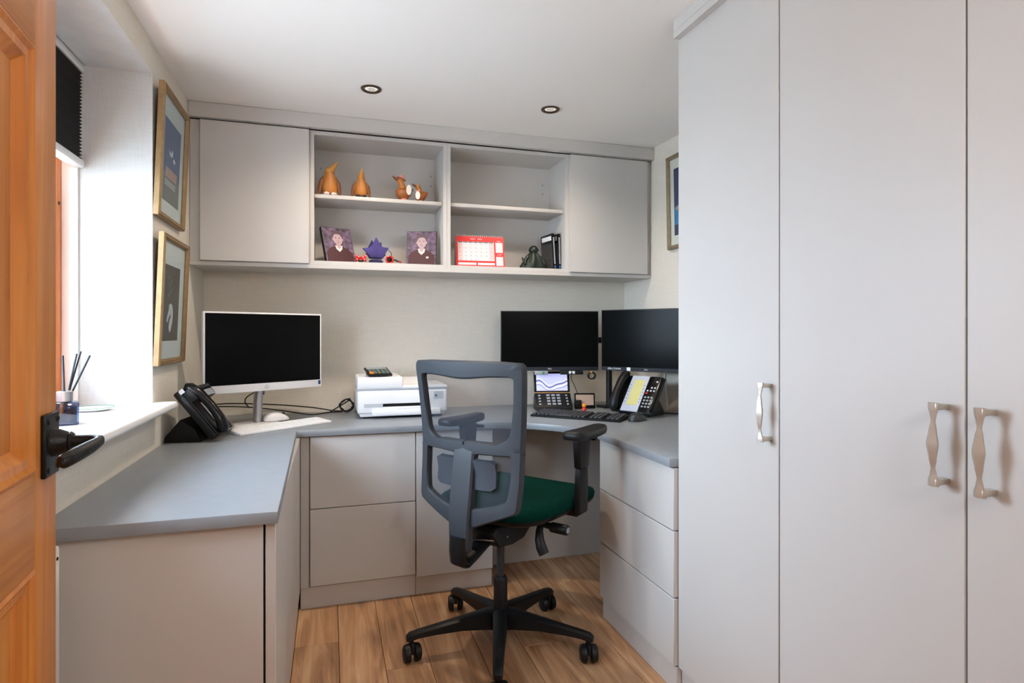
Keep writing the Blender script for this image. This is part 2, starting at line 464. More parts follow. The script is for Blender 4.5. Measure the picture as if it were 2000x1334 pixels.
for i in range(len(edges_x) - 1):
    x0, x1 = edges_x[i], edges_x[i + 1]
    j = joints.get(i, random.uniform(0.2, 2.6))
    cuts = [-2.4]
    y = j
    ys = [j]
    while ys[-1] - 1.85 > -2.2: ys.append(ys[-1] - 1.85)
    cuts = [-2.4] + ys[::-1] + [YB + 0.05]
    for a, b in zip(cuts[:-1], cuts[1:]):
        w, l = x1 - x0, b - a
        o = MB().box(-w / 2 + 0.0008, w / 2 - 0.0008, -l / 2 + 0.0008, l / 2 - 0.0008, -0.016, random.uniform(-0.0004, 0), bev=0.0012, seg=1).build('plank', 'oak_plank', floor, smooth=0)
        o.location = ((x0 + x1) / 2, (a + b) / 2, 0)
struct(MB().box(-40, -1.45, -30, 30, -0.5, -0.4).build('ground', 'ground_bounce_pale', smooth=0))
# door lining at the hinge
struct(MB().box(-0.405, -0.372, 0.25, 0.437, 0, 2.0, bev=0.002).build('trim_1', 'pine_stile'))

# window
win = bpy.data.objects.new('window_1', None); COL.objects.link(win); win['kind'] = 'structure'
win.location = (-0.87, (WY0 + WY1) / 2, 0.91)
hw = (WY1 - WY0) / 2; hh = WZ1 - 0.91
m = MB()
m.box(-0.03, 0.03, -hw, -hw + 0.06, 0, hh, bev=0.004); m.box(-0.03, 0.03, hw - 0.06, hw, 0, hh, bev=0.004)
m.box(-0.03, 0.03, -hw + 0.06, hw - 0.06, 0, 0.06, bev=0.004); m.box(-0.03, 0.03, -hw + 0.06, hw - 0.06, hh - 0.06, hh, bev=0.004)
m.box(-0.03, 0.03, -0.035, 0.035, 0.06, hh - 0.06, bev=0.004)
m.build('window_frame', 'pine_window', win)
for sgn in (-1, 1):
    a, b = sorted((sgn * 0.036, sgn * (hw - 0.061)))
    m = MB()
    m.box(-0.022, 0.024, a, a + 0.05, 0.061, hh - 0.061, bev=0.004); m.box(-0.022, 0.024, b - 0.05, b, 0.061, hh - 0.061, bev=0.004)
    m.box(-0.022, 0.024, a + 0.05, b - 0.05, 0.061, 0.111, bev=0.004); m.box(-0.022, 0.024, a + 0.05, b - 0.05, hh - 0.111, hh - 0.061, bev=0.004)
    m.build('casement', 'pine_window', win)
    MB().box(-0.004, 0.0, a + 0.045, b - 0.045, 0.106, hh - 0.106).build('pane', 'window_glass', win, smooth=0)
MB().lathe([(0.0, 0.033), (0.006, 0.033), (0.006, 0.028)], 10, axis='x', c=(0, hw - 0.03, 0.66)).build('frame_screw', 'dark_chrome', win)
# white linings of the reveal beside and above the frame
m = MB(); m.box(0.03, 0.075, hw - 0.012, hw + 0.001, 0, hh, bev=0.002); m.box(0.03, 0.075, -hw - 0.001, -hw + 0.012, 0, hh, bev=0.002)
m.build('reveal_lining', 'gloss_white', win)
# window board with a round nose
prof = [(0.0, WZ0), (0.33, WZ0)]
for k in range(9):
    a = -PI / 2 + PI * k / 8
    prof.append((0.318 + 0.0125 * math.cos(a), 0.8975 + 0.0125 * math.sin(a)))
prof = [(-0.84 - win.location.x + p[0] - 0.0 if False else p[0] + 0.03, p[1] - 0.91) for p in [(0.0, WZ0), (0.298, WZ0)] + prof[2:] + [(0.0, 0.91)]]
m = MB()
m.prism([(x, z) for x, z in prof], -hw + 0.0, hw - 0.0, axis='y')
# horn past the reveal, in front of the wall
m.prism([(x, z) for x, z in [(0.2905, WZ0 - 0.91)] + prof[1:-1] + [(0.2905, 0.0)]], hw, hw + 0.035, axis='y')
m.build('window_sill', 'gloss_white', win)

# blind
bl = thing('pleated_blind', 'black pleated blind half drawn down over the window', 'blind', (-0.793, 1.457, 2.03))
bw = 0.825
MB().box(-0.018, 0.018, -bw, bw, -0.022, 0.0, bev=0.003).build('head_rail', 'gloss_white', bl)
MB().box(-0.018, 0.018, -bw, bw, -0.338, -0.312, bev=0.005).build('bottom_rail', 'gloss_white', bl)
npl = 26; z0 = -0.022; dz = (0.312 - 0.022) / (npl * 2)
for nm, mt, sg, off in (('pleated_fabric', 'blind_black', 1, 0.001), ('lining', 'blind_white', 1, -0.001)):
    vs = []; fs = []
    for k in range(npl * 2 + 1):
        x = off + sg * (0.012 if (k % 2) == (nm == 'pleated_fabric') else 0.0) - (0.006 if nm == 'lining' else 0)
        e_ = bw - 0.003 + (0.0025 if nm == 'lining' else 0)
        vs += [(x, -e_, z0 - k * dz), (x, e_, z0 - k * dz)]
    for k in range(npl * 2): fs.append((2 * k, 2 * k + 1, 2 * k + 3, 2 * k + 2))
    MB().raw(vs, fs).build(nm, mt, bl, smooth=0)

# ------------------------------------------------------------------ panelled door (open, hinged beside the camera)
dr = bpy.data.objects.new('door_1', None); COL.objects.link(dr); dr['kind'] = 'structure'
dr.location = (-0.382, 0.443, 0.012); dr.rotation_euler = (0, 0, R(95.05))
DW, DH, DT = 0.76, 1.86, 0.044
ST = 0.099
RZ = [(0.0, 0.2), (0.77, 0.918), (1.585, DH)]
for x0, x1 in ((0, ST), (DW - ST, DW)): MB().box(x0, x1, 0, DT, 0, DH, bev=0.003).build('stile', 'pine_stile', dr)
for a, b in RZ: MB().box(ST, DW - ST, 0, DT, a, b, bev=0.0015).build('rail', 'pine_rail', dr)
cx = DW / 2
for (a, b) in ((0.2, 0.77), (0.918, 1.585)):
    MB().box(cx - 0.05, cx + 0.05, 0, DT, a, b, bev=0.0015).build('muntin', 'pine_stile', dr)
    for x0, x1 in ((ST, cx - 0.05), (cx + 0.05, DW - ST)):
        MB().box(x0 + 0.02, x1 - 0.02, 0.017, DT - 0.017, a + 0.02, b - 0.02).build('panel', 'pine_stile', dr)
        for sgn in (0, 1):
            pr = [(0.0, 0.0005), (0.006, -0.0025), (0.014, 0.003), (0.026, 0.004), (0.032, 0.0095), (0.044, 0.0175)]
            rings = []
            for ins, dep in pr:
                y = dep if sgn == 0 else DT - dep
                rings.append([(x0 + ins, y, a + ins), (x1 - ins, y, a + ins), (x1 - ins, y, b - ins), (x0 + ins, y, b - ins)])
            MB().loft(rings, cap=False).build('moulding', 'pine_mould', dr, smooth=25)
hd = MB().box(DW - 0.077, DW - 0.012, -0.008, 0, 0.903, 1.006, bev=0.003).build('handle_plate', 'iron_black', dr)
for z in (0.915, 0.994):
    for x in (DW - 0.067, DW - 0.022):
        MB().ball((x, -0.008, z), 0.005, 0.003, 0.005, 10).build('plate_screw', 'iron_black', hd)
m = MB()
hx, hz = DW - 0.044, 0.957
m.lathe([(0.024, -0.006), (0.022, -0.016), (0.016, -0.03), (0.017, -0.032), (0.014, -0.036)], 20, axis='y', c=(hx, 0, hz))
path = [(hx, -0.03, hz), (hx, -0.05, hz + 0.001), (hx - 0.001, -0.064, hz + 0.002), (hx - 0.008, -0.074, hz + 0.002), (hx - 0.022, -0.076, hz), (hx - 0.045, -0.07, hz - 0.004), (hx - 0.07, -0.062, hz - 0.008), (hx - 0.092, -0.054, hz - 0.012), (hx - 0.104, -0.048, hz - 0.016), (hx - 0.108, -0.046, hz - 0.018)]
m.tube(path, [0.011, 0.009, 0.0075, 0.0075, 0.0085, 0.0105, 0.0115, 0.0115, 0.010, 0.005], 12)
m.build('lever', 'iron_black', hd)

# radiator behind the door
rd = thing('radiator', 'white panel radiator on the left wall behind the open door', 'radiator', (-0.536, 1.086, 0.14))
MB().box(-0.015, 0.030, -0.285, 0.285, 0, 0.595, bev=0.006).build('panel', 'radiator_white', rd)
MB().lathe([(0.0, 0.0312), (0.0035, 0.0312), (0.0035, 0.0295)], 10, axis='x', c=(0, 0.270, 0.572)).build('bleed_valve', 'deep_black', rd)
for y in (-0.2, 0.17): MB().box(-0.043, -0.015, y, y + 0.03, 0.1, 0.5).build('bracket', 'radiator_white', rd)
MB().tube([(0, 0.26, 0.02), (0, 0.26, -0.14)], 0.008, 10).build('pipe', 'radiator_white', rd)

# ------------------------------------------------------------------ fitted furniture
# base cabinet under the window
bc = thing('base_cabinet', 'grey base cabinet under the window beside the door, end panel facing us', 'cabinet', (-0.35, 2.0, 0))
def loc(p, o): return (p[0] - o.location.x, p[1] - o.location.y, p[2] - o.location.z)
def lbox(o, x0, x1, y0, y1, z0, z1, bev=0.001, seg=1, mb=None):
    L = o.location
    return (mb or MB()).box(x0 - L.x, x1 - L.x, y0 - L.y, y1 - L.y, z0 - L.z, z1 - L.z, bev, seg)
lbox(bc, XL + 0.002, -0.146, 1.452, 1.472, 0, 0.720).build('end_panel', 'cabinet_grey', bc)
lbox(bc, XL + 0.002, -0.146, 1.473, 3.14, 0.09, 0.720).build('carcass', 'cabinet_inside', bc)
ysm = [1.452, 1.74, 2.16, 2.588]
for a, b in zip(ysm[:-1], ysm[1:]):
    lbox(bc, -0.141, -0.119, a + 0.0012, b - 0.0012, 0.088, 0.720, 0.0015).build('door', 'cabinet_grey', bc)
lbox(bc, -0.145, -0.128, 1.475, 2.59, 0, 0.086).build('plinth', 'cabinet_grey', bc)

# drawer unit against the back wall
du = thing('drawer_unit', 'grey two drawer unit against the back wall, left of the chair', 'drawers', (0.13, 2.87, 0))
lbox(du, -0.118, -0.0835, 2.602, 2.62, 0.09, 0.720).build('filler_strip', 'cabinet_grey', du)
lbox(du, -0.083, 0.3565, 2.612, 3.14, 0.09, 0.720).build('carcass', 'cabinet_inside', du)
lbox(du, -0.0795, 0.3545, 2.588, 2.61, 0.4195, 0.718, 0.0015).build('drawer_front', 'cabinet_grey', du)
lbox(du, -0.0795, 0.3545, 2.588, 2.61, 0.098, 0.4165, 0.0015).build('drawer_front', 'cabinet_grey', du)
lbox(du, -0.118, 0.3575, 2.61, 2.628, 0, 0.089).build('plinth', 'cabinet_grey', du)
cb = thing('cupboard', 'grey single door cupboard behind the office chair back', 'cupboard', (0.53, 2.87, 0))
lbox(cb, 0.358, 0.705, 2.612, 3.14, 0.09, 0.720).build('carcass', 'cabinet_inside', cb)
lbox(cb, 0.3585, 0.703, 2.588, 2.61, 0.086, 0.718, 0.0015).build('door', 'cabinet_grey', cb)
lbox(cb, 0.3585, 0.705, 2.61, 2.628, 0, 0.089).build('plinth', 'cabinet_grey', cb)
kp = lbox(cb, 0.708, XR - 0.002, 2.832, 2.85, 0, 0.720)
o = kp.build('knee_panel', 'cabinet_grey'); o.location = cb.location
tag(o, 'plain grey panel closing the knee space under the corner of the desk', 'panel')

# three drawer unit on the right
d3 = thing('drawer_unit', 'grey three drawer unit on the right, beside the wardrobe', 'drawers', (1.36, 1.92, 0))
lbox(d3, 1.069, XR - 0.002, 1.652, 2.194, 0.084, 0.720).build('carcass', 'cabinet_inside', d3)
for a, b in ((0.519, 0.718), (0.305, 0.515), (0.087, 0.301)):
    lbox(d3, 1.045, 1.067, 1.652, 2.192, a, b, 0.0015).build('drawer_front', 'cabinet_grey', d3)
lbox(d3, 1.056, 1.075, 1.652, 2.185, 0, 0.083).build('plinth', 'cabinet_grey', d3)

# continuous worktop
out = [(XL + 0.001, 1.425), (-0.112, 1.425), (-0.132, 2.572), ] + [(0.60 + 0.43 * math.sin(PI / 2 * k / 20), 2.13 + 0.434 * math.cos(PI / 2 * k / 20)) for k in range(21)] + [(1.03, 1.652), (XR - 0.001, 1.652), (XR - 0.001, YB - 0.001), (XL + 0.001, YB - 0.001)]
o = MB().prism(out, 0.7215, 0.75, bev=0.0025, seg=2).build('worktop', 'worktop_grey')
tag(o, 'slate grey worktop running round three sides of the room', 'worktop')

# wall cupboards over the desk
def carcass(o, x0, x1, back=True):
    m = MB()
    lbox(o, x0, x0 + 0.018, 2.85, YB - 0.002, 1.462, 2.074, 0.0008, 1, m); lbox(o, x1 - 0.018, x1, 2.85, YB - 0.002, 1.462, 2.074, 0.0008, 1, m)
    lbox(o, x0 + 0.018, x1 - 0.018, 2.85, YB - 0.002, 1.462, 1.480, 0.0008, 1, m); lbox(o, x0 + 0.018, x1 - 0.018, 2.85, YB - 0.002, 2.056, 2.074, 0.0008, 1, m)
    lbox(o, x0 + 0.018, x1 - 0.018, 3.09, 3.108, 1.480, 2.056, 0.0, 1, m)
    return m.build('carcass', 'cabinet_grey', o, smooth=0)
wl = thing('wall_cabinet', 'grey wall cabinet with plain door at the left end, over the white monitor', 'cabinet', (-0.313, 3.0, 1.462))
carcass(wl, -0.5385, -0.089)
lbox(wl, -0.5365, -0.0915, 2.829, 2.849, 1.464, 2.071, 0.0015).build('door', 'cabinet_grey', wl)
lbox(wl, XL + 0.001, -0.539, 2.85, 2.868, 1.462, 2.074).build('filler_strip', 'cabinet_grey', wl)
wr = thing('wall_cabinet', 'grey wall cabinet with plain door at the right end, nearest the wardrobe', 'cabinet', (1.41, 3.0, 1.462))
carcass(wr, 1.1815, 1.632)
lbox(wr, 1.1835, 1.630, 2.829, 2.849, 1.464, 2.071, 0.0015).build('door', 'cabinet_grey', wr)
lbox(wr, 1.6325, XR - 0.001, 2.85, 2.868, 1.462, 2.074).build('filler_strip', 'cabinet_grey', wr)
for (x0, x1, lab, caps) in ((-0.0885, 0.543, 'open grey shelf unit holding the carved birds and photo canvases', ((-0.045, 1.966), (-0.045, 1.916), (0.503, 1.968), (0.503, 1.918))),
                      (0.5435, 1.181, 'open grey shelf unit holding the red calendar', ((1.125, 1.967), (1.125, 1.917)))):
    u = thing('shelf_unit', lab, 'shelf unit', ((x0 + x1) / 2, 3.0, 1.462))
    carcass(u, x0, x1)
    lbox(u, x0 + 0.0195, x1 - 0.0215, 2.872, 3.088, 1.772, 1.790, 0.002, 2).build('shelf', 'cabinet_grey', u)
    for cxx, cz in caps:
        MB().lathe([(0.0, -0.0012), (0.005, -0.0012), (0.0055, 0)], 12, axis='y', c=loc((cxx, 3.09, cz), u)).build('screw_cap', 'label_grey', u)
o = MB().box(XL + 0.001, XR - 0.001, 2.845, YB - 0.002, 1.444, 1.4615, 0.001, 1).build('under_panel', 'cabinet_grey')
tag(o, 'long grey base board running beneath all the wall cabinets', 'board')
o = MB().box(XL + 0.001, XR - 0.001, 2.812, 2.84, 2.076, ZC - 0.001, 0.0015, 1).build('cornice', 'cabinet_grey')
tag(o, 'flat grey cornice strip above the wall cabinets, under the ceiling', 'cornice')

# wardrobes
def handle_mb(Lh=0.149):
    m = MB()
    secs = []
    for k in range(25):
        t = k / 24.0
        z = (t - 0.5) * Lh
        keys = [(0, 0.0098, 0.0068), (0.06, 0.0096, 0.0065), (0.14, 0.0062, 0.0045), (0.22, 0.0034, 0.0042), (0.32, 0.0066, 0.0062), (0.5, 0.0108, 0.0078)]
        tt = min(t, 1 - t)
        for (a, wa, da), (b, wb, db) in zip(keys[:-1], keys[1:]):
            if a <= tt <= b:
                q = (tt - a) / (b - a); q = q * q * (3 - 2 * q); w = wa + (wb - wa) * q; d = da + (db - da) * q
        bow = 0.003 * math.sin(PI * t)
        x = -0.030 - bow
        secs.append([(x - d, 0.25 * w, z), (x - 0.3 * d, w, z), (x + 0.6 * d, 0.7 * w, z), (x + d, 0, z), (x + 0.6 * d, -0.7 * w, z), (x - 0.3 * d, -w, z)])
    m.loft(secs)
    for s in (-1, 1):
        zc = s * (Lh / 2 - 0.007)
        m.prism([(-0.034, zc - 0.006), (0.0, zc - 0.0045 - s * 0.001), (0.0, zc + 0.0045 - s * 0.001), (-0.034, zc + 0.006)], -0.0075, 0.0075, axis='y', bev=0.001)
    return m
hmesh = None
def wardrobe(lab, y0, y1, doors):
    global hmesh
    w = thing('wardrobe', lab, 'wardrobe', (1.36, (y0 + y1) / 2, 0))
    lbox(w, 1.0825, XR - 0.002, y0, y1, 0.083, 2.135).build('carcass', 'cabinet_inside', w)
    lbox(w, 1.074, 1.09, y0, y1, 0, 0.082).build('plinth', 'cabinet_grey', w)
    for a, b, hy in doors:
        d = lbox(w, 1.060, 1.0815, a, b, 0.0845, 2.1, 0.0015).build('door', 'cabinet_grey', w)
        h = handle_mb().build('handle', 'nickel', d, smooth=35)
        h.location = loc((1.060, hy, 0.951), w)
    return w
wardrobe('tall narrow grey wardrobe with one door, beside the desk', 1.2055, 1.6505, [(1.2072, 1.6485, 1.236)])
wardrobe('tall wide grey wardrobe with two doors and paired handles, nearest us', 0.305, 1.2045, [(0.7572, 1.2038, 0.790), (0.3075, 0.7538, 0.711)])
o = MB().box(1.037, 1.0815, 0.305, 1.640, 2.1005, ZC - 0.001, 0.0015, 1)
o.box(1.037, 1.0585, 0.305, 1.640, 2.079, 2.1005, 0.0, 1)
o = o.build('cornice', 'cabinet_grey', smooth=0)
tag(o, 'flat grey cornice strip along the top of the wardrobes', 'cornice')

# ------------------------------------------------------------------ pictures
def disc(cx, cz, rx, rz, n=20, a0=0.0):
    return [(cx + rx * math.cos(a0 + 2 * PI * k / n), cz + rz * math.sin(a0 + 2 * PI * k / n)) for k in range(n)]
def flat(m, poly, y, mi):
    """thin printed shape facing -y"""
    m.raw([(x, y, z) for x, z in poly], [tuple(range(len(poly)))], mi)
def picture(lab, cat_loc, rot, w, h, framemat, mount, mw, art):
    p = thing('framed_picture', lab, 'picture', cat_loc, rot=rot)
    b = 0.021
    prof = [(0, 0.0), (0, -0.016), (0.004, -0.021), (0.010, -0.019), (0.014, -0.020), (0.018, -0.015), (b, -0.009)]
    rings = [[(-w / 2 + i, y, i), (w / 2 - i, y, i), (w / 2 - i, y, h - i), (-w / 2 + i, y, h - i)] for i, y in prof]
    MB().loft(rings, cap=False).build('frame', framemat, p, smooth=20)
    MB().box(-w / 2 + 0.002, w / 2 - 0.002, -0.004, 0.0, 0.002, h - 0.002).build('backing', 'frame_back', p, smooth=0)
    MB().box(-w / 2 + b - 0.006, w / 2 - b + 0.006, -0.007, -0.0045, b - 0.006, h - b + 0.006).build('mount', mount, p, smooth=0)
    m = MB()
    x0, x1, z0, z1 = mw
    mats = art(m, x0, x1, z0, z1)
    m.build('print', mats, p, smooth=0)
    MB().box(-w / 2 + b - 0.003, w / 2 - b + 0.003, -0.0105, -0.0095, b - 0.003, h - b + 0.003).build('glazing', 'picture_glass', p, smooth=0)
    return p
def art1(m, x0, x1, z0, z1):
    w, h = x1 - x0, z1 - z0
    flat(m, [(x0, z0), (x1, z0), (x1, z1), (x0, z1)], -0.0073, 0)
    flat(m, [(x0, z0), (x1, z0), (x1, z0 + h * 0.34), (x0, z0 + h * 0.34)], -0.0074, 1)
    flat(m, [(x0 + w * .12, z0 + h * .3), (x0 + w * .8, z0 + h * .3), (x0 + w * .84, z0 + h * .42), (x0 + w * .16, z0 + h * .42)], -0.0075, 2)
    flat(m, disc(x0 + w * .42, z0 + h * .63, w * .12, h * .05), -0.0075, 3)
    flat(m, disc(x0 + w * .38, z0 + h * .66, w * .07, h * .035), -0.0076, 0)
    flat(m, disc(x0 + w * .62, z0 + h * .56, w * .07, h * .03), -0.0075, 3)
    for k in range(4):
        flat(m, [(x0 + w * .12, z0 + h * (.2 + .02 * k)), (x0 + w * .75, z0 + h * (.2 + .02 * k)), (x0 + w * .75, z0 + h * (.208 + .02 * k)), (x0 + w * .12, z0 + h * (.208 + .02 * k))], -0.0075, 3)
    return ['art_blue', 'art_grey', 'art_rose', 'art_white']
def art2(m, x0, x1, z0, z1):
    w, h = x1 - x0, z1 - z0
    flat(m, [(x0, z0), (x1, z0), (x1, z1), (x0, z1)], -0.0073, 0)
    X = lambda t: x0 + w * t
    Z = lambda t: z0 + h * t
    flat(m, [(X(a), Z(b)) for a, b in ((.34, .48), (.46, .5), (.56, .47), (.62, .38), (.6, .26), (.5, .13), (.42, .11), (.36, .18), (.4, .27), (.46, .31), (.46, .36), (.38, .33), (.26, .24), (.2, .26), (.24, .33), (.32, .4))], -0.0075, 1)
    flat(m, [(X(.66), Z(.11)), (X(.74), Z(.11)), (X(.74), Z(.15)), (X(.66), Z(.15))], -0.0075, 2)
    for k in range(9):
        flat(m, disc(X(.3 + .05 * (k % 4)), Z(.6 + .03 * k), w * .05, h * .012), -0.0074, 3)
    return ['art_taupe', 'art_swan', 'art_red', 'art_grey']
def art3(m, x0, x1, z0, z1):
    w, h = x1 - x0, z1 - z0
    flat(m, [(x0, z0), (x1, z0), (x1, z1), (x0, z1)], -0.0073, 0)
    flat(m, [(x0, z0 + h * .16), (x1, z0 + h * .16), (x1, z0 + h * .44), (x0 + w * .5, z0 + h * .5), (x0, z0 + h * .42)], -0.0074, 1)
    flat(m, disc(x0 + w * .14, z0 + h * .4, w * .1, h * .035), -0.0075, 2)
    return ['art_navy', 'art_teal', 'art_rose']
LEAN = R(2.3)
picture('gilt framed blue print with pale mount, upper of two on the left wall', (-0.5775, 2.473, 1.556), (LEAN, 0, PI / 2), 0.372, 0.46, 'gold_leaf', 'mount_card', (-0.115, 0.115, 0.07, 0.365), art1)
picture('gilt framed dark print of a white bird, lower of two on the left wall', (-0.5775, 2.473, 1.036), (LEAN, 0, PI / 2), 0.372, 0.462, 'gold_leaf', 'mount_card', (-0.115, 0.10, 0.085, 0.36), art2)
picture('gilt framed print in navy and turquoise on the right wall beside the wardrobe', (1.6575, 2.465, 1.57), (LEAN * 0.5, 0, -PI / 2), 0.37, 0.467, 'silver_gilt', 'mount_cream', (-0.132, 0.13, 0.066, 0.398), art3)

# ------------------------------------------------------------------ recessed downlights
for x, y, lab in ((0.159, 2.463, 'dark rimmed downlight in the ceiling above the printer, left of two'), (0.931, 2.456, 'dark rimmed downlight in the ceiling nearer the wardrobe, right of two')):
    d = thing('downlight', lab, 'light', (x, y, ZC - 0.001))
    MB().lathe([(0.041, 0.0), (0.041, -0.003), (0.037, -0.006), (0.028, -0.004), (0.025, 0.0)], 32).build('bezel', 'dark_chrome', d)
    MB().lathe([(0.0, -0.0015), (0.02, -0.002), (0.0255, -0.0005)], 24).build('lamp', 'lamp_reflector', d)
    m = MB()
    for k in range(7):
        a = 2 * PI * k / 6
        px, py = (0.012 * math.cos(a), 0.012 * math.sin(a)) if k < 6 else (0, 0)
        m.ball((px, py, -0.0022), 0.004, 0.004, 0.0015, 8)
    m.build('lens', 'silver', d)
# unseen pendant added around the fill light (set at the top)
hl = thing('added_pendant', 'round paper globe pendant added for fill light, unseen behind the viewpoint', 'lamp', (0.6, -0.45, ZC))
MB().lathe([(0.04, -0.001), (0.04, -0.02), (0.0, -0.022)], 24).build('ceiling_rose', 'gloss_white', hl)
MB().tube([(0, 0, -0.02), (0, 0, -0.25)], 0.003, 8).build('flex', 'gloss_white', hl)
MB().lathe([(0.03, -0.245), (0.11, -0.28), (0.165, -0.36), (0.18, -0.42), (0.165, -0.48), (0.11, -0.56), (0.03, -0.595)], 28).build('globe_shade', 'paper_shade', hl, smooth=60)

# ------------------------------------------------------------------ office chair
ch = thing('office_chair', 'black office chair with grey mesh back and dark green seat', 'chair', (0.60, 2.10, 0), R(-51))
# five legs with casters
for k in range(5):
    a = R(36.6 + 72 * k + 51)
    ca, sa = math.cos(a), math.sin(a)
    q = Matrix.Rotation(a, 4, 'Z')
    rings = []
    for r, zt, zb, w in ((0.026, 0.140, 0.072, 0.028), (0.06, 0.138, 0.076, 0.0255), (0.15, 0.124, 0.084, 0.022), (0.25, 0.109, 0.082, 0.0185), (0.305, 0.101, 0.078, 0.017), (0.334, 0.095, 0.070, 0.016), (0.345, 0.086, 0.070, 0.012)):
        rings.append([(r, -w, zb), (r, -w, zt - 0.006), (r, -w * 0.55, zt), (r, w * 0.55, zt), (r, w, zt - 0.006), (r, w, zb)])
    leg = MB().loft(rings, mtx=q).build('leg', 'chair_black', ch, smooth=30)
    cr = a + (R(60), R(-30), R(95), R(20), R(-70))[k]
    m = MB()
    for s in (-1, 1):
        m.lathe([(0.0, s * 0.027), (0.017, s * 0.027), (0.024, s * 0.023), (0.0265, s * 0.014), (0.0265, s * 0.008), (0.022, s * 0.006), (0.0, s * 0.006)], 20, axis='y')
    m.box(-0.02, 0.018, -0.0055, 0.0055, 0.0, 0.03, bev=0.003)
    m.tube([(-0.012, 0, 0.02), (-0.012, 0, 0.05)], 0.0075, 10)
    co = m.build('caster', 'black_plastic', leg, smooth=35)
    off = Vector((0.012, 0, 0)); off.rotate(Euler((0, 0, cr)))
    co.location = (0.327 * ca + off.x, 0.327 * sa + off.y, 0.0312)
    co.scale = (1.17, 1.17, 1.17)
    co.rotation_euler = (0, 0, cr)
MB().lathe([(0.0, 0.055), (0.026, 0.055), (0.029, 0.075), (0.033, 0.125), (0.031, 0.138), (0.028, 0.14)], 24).build('hub', 'chair_black', ch)
MB().lathe([(0.026, 0.14), (0.025, 0.245), (0.020, 0.255), (0.0, 0.256)], 24).build('column_sleeve', 'chair_black', ch)
MB().lathe([(0.014, 0.25), (0.014, 0.40)], 20).build('gas_column', 'bezel_dark', ch)
# tilt mechanism
m = MB()
m.prism([(-0.14, 0.452), (-0.10, 0.40), (-0.02, 0.388), (0.055, 0.392), (0.13, 0.44), (0.16, 0.478), (-0.12, 0.478)], -0.07, 0.07, axis='x', bev=0.008)
m.build('tilt_mechanism', 'chair_black', ch)
m = MB()   # J bracket from mechanism to the back
m.tube([(0, -0.06, 0.425), (0, -0.12, 0.408), (0, -0.18, 0.385), (0, -0.222, 0.372), (0, -0.245, 0.385), (0, -0.25, 0.42), (0, -0.248, 0.47)], [0.03] * 7, 12, flat=(1.15, 0.55))
m.build('back_bracket', 'chair_black', ch)
m = MB(); m.tube([(-0.036, -0.165, 0.43), (0.06, -0.12, 0.43)], 0.0035, 8); m.ball((0.072, -0.06, 0.43), 0.004, 0.005, 0.005, 8)
m.build('spring_rod', 'steel', ch)
m = MB()
m.tube([(0.06, 0.03, 0.47), (0.15, 0.03, 0.468), (0.205, 0.028, 0.464)], 0.011, 10)
lv = m.build('tilt_lever', 'chair_black', ch)
m = MB(); m.lathe([(0.0, 0.2), (0.0165, 0.2), (0.018, 0.205), (0.018, 0.262), (0.0165, 0.266), (0.0, 0.266)], 20, axis='x', c=(0.0, 0.028, 0.463))
m.build('knob', 'chair_black', lv)
MB().lathe([(0.0065, 0.2665), (0.0105, 0.2675), (0.0105, 0.266)], 16, axis='x', c=(0.0, 0.028, 0.463)).build('knob_ring', 'label_grey', lv)
m = MB()
m.tube([(0.155, 0.03, 0.47), (0.16, 0.012, 0.446), (0.168, 0.0, 0.42), (0.178, -0.004, 0.395), (0.19, -0.004, 0.374)], [0.009, 0.011, 0.014, 0.016, 0.0155], 12, flat=(1.2, 0.5))
m.build('paddle_lever', 'chair_black', ch)
# seat: outline of a rounded trapezoid
def seat_ring(sx, z, grow=0.0, yo=0.0):
    pts = []
    for k in range(44):
        a = 2 * PI * k / 44
        c, s = math.cos(a), math.sin(a)
        e = 0.55
        x = abs(c) ** e * (1 if c > 0 else -1); y = abs(s) ** e * (1 if s > 0 else -1)
        wx = 0.242 + 0.012 * y
        pts.append(((wx * sx + grow) * x, 0.112 + yo + (0.280 * sx + grow) * y, z + 0.012 * max(0, -y) * 0 - 0.022 * max(0.0, y - 0.72) / 0.28 * (1 if z > 0 else 1)))
    return pts
m = MB(); m.loft([seat_ring(0.97, 0.508), seat_ring(1.0, 0.516), seat_ring(1.01, 0.53), seat_ring(0.985, 0.545), seat_ring(0.9, 0.556), seat_ring(0.7, 0.561), seat_ring(0.4, 0.562), seat_ring(0.05, 0.562)])
m.build('seat_cushion', 'green_fabric', ch, smooth=60)
m = MB(); m.loft([seat_ring(0.3, 0.474), seat_ring(0.66, 0.476), seat_ring(0.88, 0.488), seat_ring(0.985, 0.505), seat_ring(1.005, 0.514), seat_ring(0.99, 0.517), seat_ring(0.3, 0.517)])
m.build('seat_shell', 'chair_black', ch, smooth=50)
